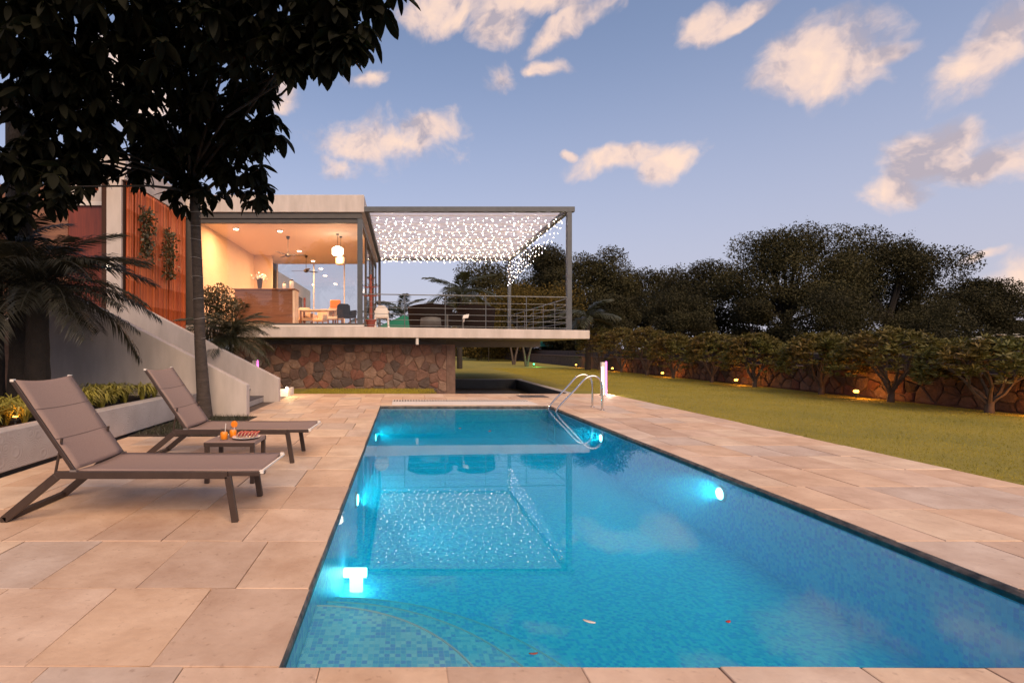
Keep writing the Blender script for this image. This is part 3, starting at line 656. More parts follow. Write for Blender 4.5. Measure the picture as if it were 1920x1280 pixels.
# ------------------------------------------------------------------ staircase
st = thing('staircase', 'white garden staircase rising left between two sloping parapet walls', 'staircase', (-5, 11, 0))
def swall(y0, y1, xe, ze, xtop):
    s_ = .517; ztop = ze + (xe - xtop) * s_
    return MB().prism([(xe, -.02), (xe, ze), (xtop, ztop), (xtop, -.02)], 'y', y0, y1)
swall(9.60, 9.80, -2.99, .60, -6.85).build('parapet', M['white_paint'], st, bevel=.012)
swall(12.28, 12.48, -3.04, .56, -7.0).build('parapet', M['white_paint'], st, bevel=.012)
for i in range(12):
    x1 = -3.42 - i * .32; z = -.01 + i * .165 
    MB().box(x1 - .36, x1 - (0 if i else -.02), 9.82, 12.26, max(0.001, z - .165 if i else .001), z + .13).build('step', M['concrete'], st)
    MB().box(x1 - .335, x1 + .02, 9.815, 12.265, z + .131, z + .155).build('tread', M['drain_dark'], st)
MB().box(-10, -6.84, 9.81, 12.26, 1.8, FZ).build('landing', M['concrete'], st)
MB().box(-11, -6.86, 9.62, 9.80, -.02, 1.795).build('landing_wall', M['stone_mortar'], st)
# low white box planter at the far stair foot
t = thing('white_planter', 'low white box planter behind the foot of the far stair wall', 'planter', (-3.1, 14, 0))
a = gp(557, 736); MB().box(-3.75, a.x, 13.55, 14.3, -.01, .20).build('planter_wall', M['white_clean'], t, bevel=.01); MB().box(-3.68, a.x - .07, 13.62, 14.23, .19, .205).build('soil', M['soil'], t)
MB().lathe([(.03, 0), (.035, .01), (.032, .05), (.012, .06)], (a.x - .04, 13.60, .2005), 12).build('added_lamp', M['strip_white'], t, True)  # fitting added as a source for the glow here; no lamp is seen
ld = bpy.data.lights.new('planter_glow', 'POINT'); ld.energy = 9; ld.color = (1, .72, .35); ld.shadow_soft_size = .05
lo = bpy.data.objects.new('planter_glow', ld); col.objects.link(lo); lo.parent = t; lo.location = Vector((a.x + .06, 13.45, .29)) - Vector((-3.1, 14, 0))
# bollard lamps
def bollard(p, label, h, pl=1.0):
    t = thing('bollard_light', label, 'bollard light', p, group='slim tube light posts')
    MB().box(-.05, .05, -.05, .05, 0, h).build('post', M['plastic_white'], t, local=True); MB().box(-.052, .004, -.058, -.051, .02, h - .13).build('white_strip', M['strip_white'], t, local=True)
    MB().tube([(.085, -.03, .0), (.085, -.03, h + .02)], .022, 10).build('pink_tube', M['strip_pink'], t, True, local=True); MB().box(-.08, .12, -.08, .08, 0, .012).build('base_plate', M['chrome_lamp'], t, local=True)
    MB().box(.051, .062, -.04, -.02, .3, .33).build('clip', M['chrome_lamp'], t, local=True)
    d = bpy.data.lights.new('bollard_glow', 'POINT'); d.energy = 14 * pl; d.color = (1, .86, .68); d.shadow_soft_size = .08
    lo = bpy.data.objects.new('bollard_glow', d); col.objects.link(lo); lo.parent = t; lo.location = (.2, .12, .1)
p = gp(1130, 741); bollard((p.x, p.y, 0), 'white and pink glowing light post at the far corner of the deck', .92)
p = pp(478, 700, 13.2); bollard((p.x, p.y, 0), 'pink-lit light post half hidden behind the far stair wall', .98, .6)

# ------------------------------------------------------------------ planter bed along the left
bed = thing('planter_bed', 'long low grey planter wall with ring relief along the left of the deck', 'planter', (-4.2, 6, 0))
MB().box(-4.30, -4.07, -1.5, 9.3, .035, .455).build('front_wall', M['planter_render'], bed, bevel=.012); MB().box(-4.28, -4.11, -1.5, 9.29, -.02, .034).build('shadow_groove', M['pit_black'], bed)  # black strip at the base paints the shade of the groove
MB().box(-4.3, -3.9, 9.31, 9.58, -.02, .44).build('end_wall', M['planter_render'], bed)
MB().box(-11, -4.31, -1.5, 9.58, -.02, .40).build('soil', M['soil'], bed)
# tree pit
tp = struct(MB().box(-4.06, -2.77, 7.42, 9.56, -.02, .008).build('tree_pit', M['soil']))
v, q = blades(5200, -4.0, -2.82, 7.46, 9.5, .05, .13, .012, 1.0, 8)
tag(link_mesh('pit_grass', npmesh('pit_grass', v, q), M['leaf_palm']), 'dark grass patch round the foot of the tree beside the planter', 'grass', kind='stuff')
# dark rough wall closing the garden on the left
t = thing('garden_wall', 'dark rubble wall closing the garden behind the palms at the left', 'wall', (-8.6, 9, 0))
MB().box(-9.2, -8.9, 1.0, 9.5, .39, 3.2).build('wall_core', M['stone_mortar'], t)
for poly, c in cells(3.0, 9.4, .42, 3.0, 15, 7, 9): stone_mesh(poly, c, lambda u, w, d: (-8.9 + d, u, w), .012, .05, r_).build('stone', M['fieldstone'], t)

# ------------------------------------------------------------------ pergola
PW, PH = 5.26, 5.76
pg = thing('pergola', 'tall grey steel pergola frame with clear roof over the terrace', 'pergola', (2, 20, 1.9))
def pbar(x0, x1, y0, y1, z0, z1, nm): return MB().box(x0, x1, y0, y1, z0, z1).build(nm, M['steel_grey'], pg, bevel=.006)
pbar(XR + .125, PW + .16, HY - .08, HY + .08, PH - .16, PH, 'front_beam')
pbar(XR + .13, PW + .07, HB - .07, HB + .07, PH - .14, PH - .004, 'back_beam')
pbar(PW - .07, PW + .07, HY + .082, HB - .072, PH - .15, PH - .002, 'side_beam'); pbar(XR + .13, XR + .25, HY + .082, HB - .072, PH - .15, PH - .002, 'side_beam')
pbar(PW - .08, PW + .07, HY - .075, HY + .075, zt(PW), PH - .161, 'post'); pbar(PW - .08, PW + .07, HB - .065, HB + .065, zt(PW), PH - .142, 'post')
pbar(XR + .13, XR + .25, HB - .065, HB + .065, zt(-1.2), PH - .142, 'post')
for i in range(7):
    y = HY + .9 + i * 1.18; MB().box(XR + .255, PW - .075, y, y + .02, PH - .04, PH - .015).build('purlin', M['plastic_white'], pg)
MB().box(XR + .15, PW + .05, HY + .05, HB - .05, PH + .001, PH + .009).build('roof_sheet', M['roof_glass'], pg)

# string lights
sn = thing('string_light_net', 'net of tiny warm string lights strung under the pergola roof', 'string lights', (2, 20, 5.6))
bu = MB().lathe([(.0025, -.009), (.0065, -.0065), (.009, 0), (.0065, .0065), (.0025, .009)], n=8)
bm1 = bu.mesh('bulb', True); bm1.materials.append(M['bulb_warm']); bm2 = bu.mesh('bulb', True); bm2.materials.append(M['bulb_cool'])
lr = random.Random(17); wires = MB(); pts = []
ns = 24
for i in range(ns):
    y = HY + .2 + (HB - HY - .4) * (i + .5) / ns; line = []
    nb = 21; ph = lr.uniform(0, 1)
    for k_ in range(nb):
        x = XR + .35 + (PW - XR - .5) * (k_ + ph * .8 + .1) / nb
        p = Vector((x + lr.uniform(-.06, .06), y + lr.uniform(-.09, .09), PH - .20 - .06 * abs(math.sin(k_ * .9 + ph * 6)) - lr.uniform(0, .05))); line.append(p); pts.append(p)
    wires.tube([Vector((XR + .25, y, PH - .16))] + [p + Vector((0, 0, .02)) for p in line] + [Vector((PW - .07, y, PH - .16))], .0035, 4, False)
curt = []
for i in range(22):
    y = HY + .5 + (HB - HY - .7) * i / 21; L0 = .35 + .9 * (i / 21) ** .7; n = 3 + i // 7
    dr = [Vector((PW - .09 + lr.uniform(-.03, .03), y + lr.uniform(-.05, .05), PH - .2 - L0 * (k_ + lr.uniform(.3, 1)) / n)) for k_ in range(n)]
    curt += dr; wires.tube([Vector((PW - .08, y, PH - .15))] + [p + Vector((.012, 0, .02)) for p in dr], .003, 4, False)
wires.build('wire', M['plastic_white'], sn)
allp = sorted(pts + curt, key=lambda p: p.y); rest = MB()
pick = curt + [p for p in sorted(pts, key=lambda p: p.y)][:300 - len(curt)]
ids = set(id(p) for p in pick)
for p in pick:
    o = link_mesh('bulb', bm2 if lr.random() < .45 else bm1, None, sn); o.location = p - Vector((2, 20, 5.6)); o.scale = [lr.uniform(.8, 1.25)] * 3
for p in pts:
    if id(p) in ids: continue
    rest.add([Vector(v) * lr.uniform(1.0, 1.3) + p for v in bu.v], bu.f)
tag(rest.build('far_bulbs', M['bulb_warm'], sn, True), kind='stuff')

# ------------------------------------------------------------------ railings
def railing(name, label, p0, p1, nposts, loc):
    t = thing(name, label, 'railing', loc)
    p0 = Vector(p0); p1 = Vector(p1); d = p1 - p0
    for i in range(nposts):
        q = p0 + d * (i / (nposts - 1)); MB().tube([q, q + Vector((0, 0, 1.02))], .013, 8).build('post', M['rail_steel'], t, True)
    for k_ in range(6):
        h = (.06, .24, .42, .62, .80, 1.03)[k_]; MB().tube([p0 + Vector((0, 0, h)), p1 + Vector((0, 0, h))], .016 if k_ == 5 else .008, 8).build('rail', M['rail_steel'], t, True)
railing('front_railing', 'steel railing with horizontal rails along the terrace front edge', (XR + .12, HY - .10, zt(XR)), (PW - .1, HY - .10, zt(PW)), 6, (2, HY - .1, 1.93))
railing('side_railing', 'steel railing with horizontal rails running back along the right terrace side', (PW + .02, HY + .12, zt(PW)), (PW + .02, HB - .12, zt(PW)), 7, (PW, 20, 1.87))

# ------------------------------------------------------------------ things on the terrace
def wicker_sofa(label, cx, cy, w, flip):
    z0 = zt(cx); t = thing('wicker_sofa', label, 'sofa', (cx, cy, z0), group='curved wicker sofas on the terrace')
    # curved shell open towards the rear, its back turned to the pool
    n = 22; out = []; inn = []; a0, a1 = R(200), R(340)
    for i in range(n + 1):
        a = a0 + (a1 - a0) * i / n; h = .74 + .10 * math.sin(math.pi * (i / n if flip == 0 else (.25 + .75 * i / n)))
        out.append((w * .62 * math.cos(a), .55 * math.sin(a) + .3, h)); inn.append((w * .55 * math.cos(a), .46 * math.sin(a) + .3, h))
    vv = [(x * .9, y * .92, .03) for x, y, h in out] + out + inn + [(x * .9, y * .92, .03) for x, y, h in inn]; m = n + 1
    fs = [(k_ * m + i, k_ * m + i + 1, (k_ + 1) * m + i + 1, (k_ + 1) * m + i) for k_ in range(3) for i in range(n)]
    fs += [(0, m, 2 * m, 3 * m), (n, 4 * m - 1, 3 * m - 1, 2 * m - 1)]
    MB().add(vv, fs).build('shell', M['wicker'], t, True, local=True)
    MB().lathe([(w * .44, .05), (w * .48, .1), (w * .48, .36), (w * .44, .42)], (0, .35, 0), 24).build('seat_cushion', M['dark_frame'], t, True, local=True)
    for sx in (-.3, .3): MB().box(sx * w - .03, sx * w + .03, .0, .06, 0, .06).build('foot', M['dark_frame'], t, local=True)
wicker_sofa('dark brown curved wicker sofa, the larger, left of the terrace table', (810 - VX) / 59.3, 16.75, 1.32, 0)
wicker_sofa('dark brown curved wicker sofa right of the terrace table', (897 - VX) / 57, 16.85, 1.12, 1)
cx = (856 - VX) / 58; t = thing('terrace_table', 'low dark wicker table between the two curved sofas', 'table', (cx, 16.9, zt(cx)))
MB().box(-.33, .33, -.3, .3, .50, .56).build('table_top', M['wicker'], t, local=True, bevel=.01); MB().box(-.26, .26, -.24, .24, .14, .5).build('apron', M['wicker'], t, local=True)
for sx in (-.26, .26):
    for sy in (-.24, .24): MB().box(sx - .03, sx + .03, sy - .03, sy + .03, 0, .5).build('leg', M['dark_frame'], t, local=True)
p = pp(873, 594, HY - .17); t = thing('flood_light', 'small white floodlight clamped to the terrace railing before the sofas', 'floodlight', p)
b = MB().box(-.09, .09, -.05, .03, -.05, .07); b.v = [(x + .25 * z, y, z + .18 * x) for x, y, z in b.v]; b.build('lamp_head', M['plastic_white'], t, local=True, bevel=.01); MB().bar((-.04, .02, -.05), (-.06, .045, -.15), .03, .03).build('bracket', M['plastic_white'], t, local=True)

pot = pp(695, 612, 16.0); pz = zt(pot.x)
t = thing('potted_pine', 'tall thin potted pine with tiered branches in a red pot on the terrace', 'plant', (pot.x, 16.1, pz))
MB().lathe([(.11, 0), (.155, .20), (.175, .205), (.175, .25), (.15, .25), (.14, .22)], n=18).build('pot', M['terracotta'], t, True, local=True)
MB().tube([(0, 0, .2), (.01, 0, .8), (0, 0, 1.7)], [.045, .04, .03], 8).build('trunk', M['terracotta'], t, True, local=True)
for z, n, L_ in ((1.02, 7, .36), (1.3, 6, .30), (1.55, 5, .14)):
    for i in range(n):
        a = i * math.tau / n + z; d = Vector((math.cos(a), math.sin(a), 0)); b = MB().tube([d * .02 + Vector((0, 0, z)), d * L_ * .6 + Vector((0, 0, z - .01)), d * L_ + Vector((0, 0, z + .06))], [.012, .01, .006], 6)
        br_ = b.build('branch', M['terracotta'], t, True, local=True)
        nd = MB()
        for k_ in range(26):
            u = random.uniform(.55, 1.05); q = d * L_ * u + Vector((0, 0, z + .05 * u)); e = Vector((random.uniform(-1, 1), random.uniform(-1, 1), random.uniform(-.3, 1))).normalized() * .06
            s_ = e.cross(Vector((0, 0, 1))).normalized() * .008; nd.add([q - s_, q + s_, q + e], [(0, 1, 2)])
        nd.build('needles', M['leaf_pine'], br_, local=True)
p = pp(716, 612, 17.2); t = thing('white_chair', 'small white plastic garden chair behind the red plant pot', 'chair', (p.x, 17.2, zt(p.x)))
MB().box(-.24, .24, -.24, .24, .38, .42).build('seat', M['plastic_white'], t, local=True, bevel=.01)
MB().prism([(-.24, .42), (.24, .42), (.20, .68), (.10, .78), (-.10, .78), (-.20, .68)], 'y', -.25, -.22).build('backrest', M['plastic_white'], t, local=True)
for sx in (-.21, .21):
    for sy in (-.21, .21): MB().bar((sx * 1.1, sy * 1.1, 0), (sx, sy, .38), .04, .04).build('leg', M['plastic_white'], t, local=True)
    MB().bar((sx * 1.1, -.22, .6), (sx * 1.1, .2, .58), .04, .03).build('armrest', M['plastic_white'], t, local=True)

# ------------------------------------------------------------------ inside the room
def point(parent, loc, e, c, r=.08):
    d = bpy.data.lights.new('glow', 'POINT'); d.energy = e; d.color = c; d.shadow_soft_size = r
    o = bpy.data.objects.new('glow', d); col.objects.link(o); o.parent = parent; o.location = loc; return o
WARM = (1.0, .51, .23)
for (px, py, Y, e, lab) in ((525, 428, 17.6, 130, 'round ceiling light nearest the front window'), (561, 462, 21.2, 100, 'round ceiling light beside the nearer fan'),
                            (587, 487, 23.6, 80, 'round ceiling light at the back near the farther fan'), (390, 467, 17.3, 48, 'round ceiling light at the left of the room behind the tree trunk')):
    z = CZ - .001; x = (px - VX) * Y / F
    if px == 390: x = -5.75
    t = thing('ceiling_light', lab, 'ceiling light', (x, Y, z), group='ceiling lights in the room')
    MB().lathe([(.10, -.001), (.11, -.03), (.09, -.04)], n=20).build('trim', M['plastic_white'], t, True, local=True); MB().lathe([(.085, -.0401), (.08, -.055), (.03, -.062)], n=20).build('diffuser', M['lamp_room'], t, True, local=True)
    d = bpy.data.lights.new('glow', 'AREA'); d.shape = 'DISK'; d.size = .2; d.energy = e * 1.5; d.color = WARM; o = bpy.data.objects.new('glow', d); col.objects.link(o); o.parent = t; o.location = (0, 0, -.07)
def fan(px, Y, rz, label):
    x = (px - VX) * Y / F; t = thing('ceiling_fan', label, 'fan', (x, Y, CZ), rz, group='ceiling fans')
    MB().lathe([(.05, -.10), (.07, -.02), (.07, 0)], n=12).build('canopy', M['dark_frame'], t, True, local=True); MB().tube([(0, 0, -.1), (0, 0, -.62)], .012, 8).build('rod', M['dark_frame'], t, local=True)
    MB().lathe([(.05, -.76), (.11, -.72), (.11, -.66), (.04, -.60)], n=16).build('motor', M['dark_frame'], t, True, local=True)
    for i in range(3):
        a = i * math.tau / 3; d = Vector((math.cos(a), math.sin(a), 0)); MB().bar(d * .1 + Vector((0, 0, -.69)), d * .66 + Vector((0, 0, -.68)), .12, .012, (.12 * -d.y, .12 * d.x, 1)).build('blade', M['dark_frame'], t, local=True)
fan(540, 18.6, .1, 'dark three-blade ceiling fan nearer the front window'); fan(574, 22.4, .9, 'dark three-blade ceiling fan farther back in the room')
for i, (px, py, Y, lab) in enumerate(((633, 470, 18.2, 'glowing white pendant lamp, upper of the pair near the window corner'), (639, 488, 18.6, 'pale pendant lamp, lower of the pair near the window corner'))):
    p = pp(px, py, Y); t = thing('pendant_lamp', lab, 'pendant lamp', (p.x, Y, CZ), group='pendant lamps'); dz = p.z - CZ
    MB().tube([(0, 0, 0), (0, 0, dz + .15)], .008, 6).build('cord', M['dark_frame'], t, local=True); MB().lathe([(.05, 0), (.05, -.04)], n=10).build('ceiling_rose', M['dark_frame'], t, True, local=True)
    MB().lathe([(.16, dz - .16), (.2, dz - .12), (.2, dz + .08), (.06, dz + .16)], n=18).build('shade', M['pendant_glow'] if i == 0 else M['room_wall'], t, True, local=True)
    if i == 0: point(t, (0, 0, dz - .35), 45, WARM)
# bar counter
CY = 17.3; kx = F / CY
x0, x1 = (440 - VX) / kx, (552 - VX) / kx; ct = H + (VY - 541) / kx
t = thing('bar_counter', 'brown wooden bar counter with pale end behind the front window', 'counter', ((x0 + x1) / 2, CY + .3, FZ + .04))
MB().box(x0, x1 - .06, CY, CY + .6, FZ + .04, ct - .05).build('front_panel', M['wood'], t, bevel=.008); MB().box(x0 - .03, x1 + .03, CY - .04, CY + .66, ct - .049, ct).build('counter_top', M['wood'], t, bevel=.006)
MB().box(x1 - .058, x1 + .02, CY - .012, CY + .6, FZ + .04, ct - .051).build('end_panel', M['room_wall'], t)
p = pp(487, 541, CY + .25); t = thing('flower_vase', 'dark vase of pale flowers on the bar counter', 'vase', (p.x, CY + .25, ct))
MB().lathe([(.05, 0), (.07, .05), (.10, .32), (.12, .36), (.10, .35)], n=14).build('vase', M['dark_frame'], t, True, local=True)
fl = MB()
for i in range(60):
    q = Vector((random.gauss(0, .1), random.gauss(0, .08), .42 + random.gauss(0, .06))); e = Vector((random.uniform(-1, 1), random.uniform(-1, 1), random.uniform(-1, 1))).normalized() * .035; s_ = e.orthogonal()
    fl.add([q - e, q - s_, q + e, q + s_], [(0, 1, 2, 3)])
fl.build('blossoms', M['petal'], t, local=True)
for i in range(5): MB().tube([(0, 0, .2), (random.uniform(-.1, .1), random.uniform(-.08, .08), .42)], .006, 5).build('stem', M['leaf_pine'], t, local=True)
for px, h, r0, lab in ((533, .24, .06, 'short glass jar on the bar counter'), (547, .34, .075, 'tall lidded glass jar at the right end of the bar counter')):
    p = pp(px, 541, CY + .25); t = thing('glass_jar', lab, 'jar', (p.x, CY + .25, ct), group='jars on the counter')
    MB().lathe([(r0 * .9, 0), (r0, .02), (r0, h * .8), (r0 * .7, h * .88)], n=14).build('body', M['petal'], t, True, local=True); MB().lathe([(r0 * .8, h * .885), (r0 * .8, h), (r0 * .2, h + .02)], n=14).build('lid', M['dark_frame'], t, True, local=True)
# dining set
def chair(px, Y, rz, lab, m):
    x = (px - VX) * Y / F; t = thing('armchair', lab, 'chair', (x, Y, FZ + .04), rz, group='chairs in the room')
    MB().box(-.26, .26, -.24, .24, .36, .46).build('seat', m, t, local=True, bevel=.03); MB().prism([(-.26, .46), (.26, .46), (.24, .82), (.16, .88), (-.16, .88), (-.24, .82)], 'y', .2, .26).build('backrest', m, t, local=True)
    for sx in (-.25, .25):
        MB().box(sx - .03, sx + .03, -.22, .2, .46, .64).build('armrest', m, t, local=True)
        for sy in (-.2, .2): MB().box(sx - .02, sx + .02, sy - .02, sy + .02, 0, .36).build('leg', M['wood'], t, local=True)
chair(572, 19.2, .3, 'pale armchair just right of the counter end', M['room_wall']); chair(600, 20.0, -.4, 'pale armchair in the middle of the dining group', M['room_wall'])
chair(628, 18.6, .1, 'pale armchair with orange back cushion near the window corner', M['room_wall']); chair(650, 17.6, .6, 'dark armchair against the window corner post', M['wicker'])
x = (597 - VX) * 18.9 / F; t = thing('dining_table', 'pale dining table among the armchairs in the room', 'table', (x, 18.9, FZ + .04))
MB().box(-.7, .7, -.4, .4, .70, .74).build('table_top', M['room_wall'], t, local=True, bevel=.006)
for sx in (-.6, .6):
    for sy in (-.32, .32): MB().box(sx - .03, sx + .03, sy - .03, sy + .03, 0, .7).build('leg', M['wood'], t, local=True)
x = (628 - VX) * 18.5 / F; t = thing('cushion', 'orange cushion on the armchair near the window corner', 'cushion', (x, 18.62, FZ + .84))
c_ = MB().box(-.2, .2, -.05, .05, 0, .3); c_.build('cover', M['orange_fruit'], t, local=True, bevel=.045)
x = (571 - VX) * 23.8 / F; t = thing('red_lamp_stand', 'slim dark red standing post by the back window', 'floor lamp', (x, 23.8, FZ + .04))
MB().lathe([(.14, 0), (.14, .03), (.02, .04)], n=12).build('base', M['dark_frame'], t, True, local=True); MB().tube([(0, 0, .03), (0, 0, 1.7)], .05, 8).build('pole', M['red_door'], t, local=True)

# ------------------------------------------------------------------ boundary wall on the right
mat('wall_dark', (.11, .065, .05), .95, c2=(.06, .038, .03), scale=3, bump=(14, .6, .03))
bw = thing('boundary_wall', 'long low reddish stone wall behind the row of frangipani trees', 'wall', (12.7, 30, 0))
BWX = 12.72
MB().box(BWX, BWX + .35, -2, 92, -.05, .68).build('wall_core', M['wall_dark'], bw); MB().box(BWX - .04, BWX + .39, -2, 92, .682, .74).build('coping', M['wall_dark'], bw)
for poly, c in cells(7.5, 29, -.03, .67, 52, 3, 31): stone_mesh(poly, c, lambda u, w, d: (BWX - d, u, w), .014, .05, r_).build('stone', M['boundary_stone'], bw)
MB().box(BWX + 1.0, BWX + 1.15, -2, 92, .5, 1.12).build('upper_wall', M['wall_dark'], bw)

# ------------------------------------------------------------------ foliage helpers
def unit(n, r):
    a = r.normal(size=(n, 3)); return a / np.linalg.norm(a, axis=1, keepdims=True)
def leaf_quads(P, size, r, aspect=.5, up=.0, d=None):
    n = len(P); a = unit(n, r) if d is None else d
    b = unit(n, r); b[:, 2] *= (1 - up); b = b - a * np.sum(a * b, 1, keepdims=True); b /= np.linalg.norm(b, axis=1, keepdims=True) + 1e-9
    s = size * r.uniform(.65, 1.35, (n, 1))
    nrm = np.cross(a, b)
    v = np.stack([P, P + a * s * .5 + b * s * aspect * .5 + nrm * s * .06, P + a * s, P + a * s * .5 - b * s * aspect * .5 + nrm * s * .06], 1).reshape(-1, 3)
    return v, np.arange(4 * n).reshape(-1, 4)
def crown_points(clumps, per, r, flat=.6):
    out = []
    for c, rad in clumps:
        k_ = max(8, int(per * (rad ** 2)))
        p = unit(k_, r) * (r.random((k_, 1)) ** .42) * rad; p[:, 2] *= flat; out.append(p + np.array(c))
    return np.concatenate(out)
def limb(mb, p, q, r0, r1, rnd, sag=.12):
    p = Vector(p); q = Vector(q); L_ = (q - p).length; m = (p + q) / 2 + Vector((rnd.uniform(-1, 1), rnd.uniform(-1, 1), rnd.uniform(0, 1))) * L_ * sag
    mb.tube([p, p.lerp(m, .5) + Vector((0, 0, .02)), m, m.lerp(q, .5), q], [r0, r0 * .8 + r1 * .2, (r0 + r1) / 2, r0 * .3 + r1 * .7, r1], 6, False)
def far_tree(px, Y, top, wpx, label, m, seed, base_z=.9, group='large trees beyond the boundary wall', density=1.0, low=.28, lobes=None, leaf=None):
    leaf = leaf or .0040 * Y
    rnd = random.Random(seed); r = np.random.default_rng(seed); x = (px - VX) * Y / F
    Ht = H + (VY - top) * Y / F - base_z; W = wpx * Y / F / 2
    t = thing('broadleaf_tree', label, 'tree', (x, Y, base_z), group=group)
    clumps = []; tr = MB(); th = Ht * .3
    tr.tube([(0, 0, -.2), (rnd.uniform(-.2, .2), 0, th * .5), (rnd.uniform(-.3, .3), 0, th)], [Ht * .035, Ht * .028, Ht * .024], 8)
    n = lobes or 36
    for i in range(n):
        a = rnd.uniform(0, math.tau); u = rnd.random(); el = math.acos(1 - u) if rnd.random() < .75 else rnd.uniform(R(80), R(115))
        k_ = rnd.uniform(.72, 1.0); rr = W * math.sin(el) * k_
        z = Ht * (low + .12) + (Ht * (1 - low - .12) - W * .12) * math.cos(el) * k_
        rad = W * rnd.uniform(.24, .42)
        if i % 3 == 0: rr *= .55
        c = (rr * math.cos(a), rr * math.sin(a) * .8, max(z, Ht * low)); clumps.append((c, rad))
        if i % 2 == 0: limb(tr, (0, 0, th * rnd.uniform(.7, 1)), c, Ht * .016, Ht * .004, rnd)
    tr.build('trunk', M['bark_far'], t, True, local=True)
    tot = sum(rad ** 2 for c, rad in clumps); per = 30000 * density / tot
    P = crown_points(clumps, per, r, .74)
    v, q = leaf_quads(P, leaf, r, .55, .3)
    # thin sprays that break up the outline
    S = []
    for c, rad in clumps:
        for _ in range(5):
            d = Vector((rnd.uniform(-1, 1), rnd.uniform(-1, 1), rnd.uniform(-.1, .7))).normalized()
            for k_ in range(14): S.append(np.array(c) + np.array(d) * rad * (.72 + .026 * k_) + r.normal(size=3) * .09)
    v2, q2 = leaf_quads(np.array(S), leaf * .8, r, .5, .2)
    link_mesh('crown', npmesh('crown', np.concatenate([v, v2]), np.concatenate([q, q2 + len(v)])), m, t)
    return t
far_tree(1475, 42, 413, 236, 'tallest spreading dark tree, left of the two big domes on the right', M['leaf_far_b'], 1, density=1.9, lobes=40)
far_tree(1662, 43, 426, 225, 'big rounded dark tree, right of the two big domes', M['leaf_far'], 2, density=1.9, lobes=40)
far_tree(1812, 46, 512, 165, 'lower dark tree at the right end of the tree line', M['leaf_far'], 3, density=1.1)
far_tree(1308, 48, 483, 200, 'rounded dark tree left of the tallest tree', M['leaf_far'], 4, density=1.3)
far_tree(1212, 57, 492, 160, 'dark tree between the pergola post and the rounded tree', M['leaf_far'], 5)
far_tree(1122, 60, 466, 180, 'bushy olive tree just right of the pergola front post', M['leaf_far_b'], 6, density=1.3)
far_tree(1022, 76, 458, 150, 'dark tree seen between the two pergola posts', M['leaf_far'], 7)
far_tree(940, 84, 474, 220, 'greenish tree seen through the pergola behind the sofas', M['leaf_far_b'], 8, density=1.2)
far_tree(990, 58, 528, 250, 'yellowish bushy tree low behind the terrace railing', M['leaf_yellow'], 9, low=.08, base_z=0, density=1.2)
far_tree(900, 66, 560, 90, 'yellow-green low tree behind the right wicker sofa', M['leaf_yellow'], 19, low=.08, base_z=0)
ug = 'dark undergrowth trees below the tree line'
for i, (px, Y, top, w, lab) in enumerate(((1560, 37, 540, 190, 'low dark thicket tree below the two big domes'), (1740, 36, 548, 190, 'low dark thicket tree below the right big dome'), (1410, 40, 556, 120, 'low thicket tree under the tallest tree, left side'),
        (1270, 40, 556, 150, 'low dark thicket tree below the rounded tree'), (1150, 44, 550, 130, 'low dark thicket tree right of the terrace slab'), (1895, 95, 602, 90, 'small distant tree at the right picture edge'), (1060, 50, 575, 120, 'low dark thicket tree behind the pergola front post'))):
    far_tree(px, Y, top, w, lab, M['leaf_far'], 40 + i, low=.05, group=ug, lobes=22, density=.9 if i != 5 else .6)
for i, px in enumerate((870, 905, 940, 975, 1020, 1055)):
    far_tree(px, (84, 76, 72, 66, 58, 50)[i], 622, 62, ('leftmost', 'second', 'third', 'fourth', 'fifth', 'rightmost')[i] + ' of the dark shrubs in the row seen under the slab', M['leaf_far'], 60 + i, base_z=0, low=.02, group='dark shrubs at the far end of the lawn', lobes=14, density=.45)

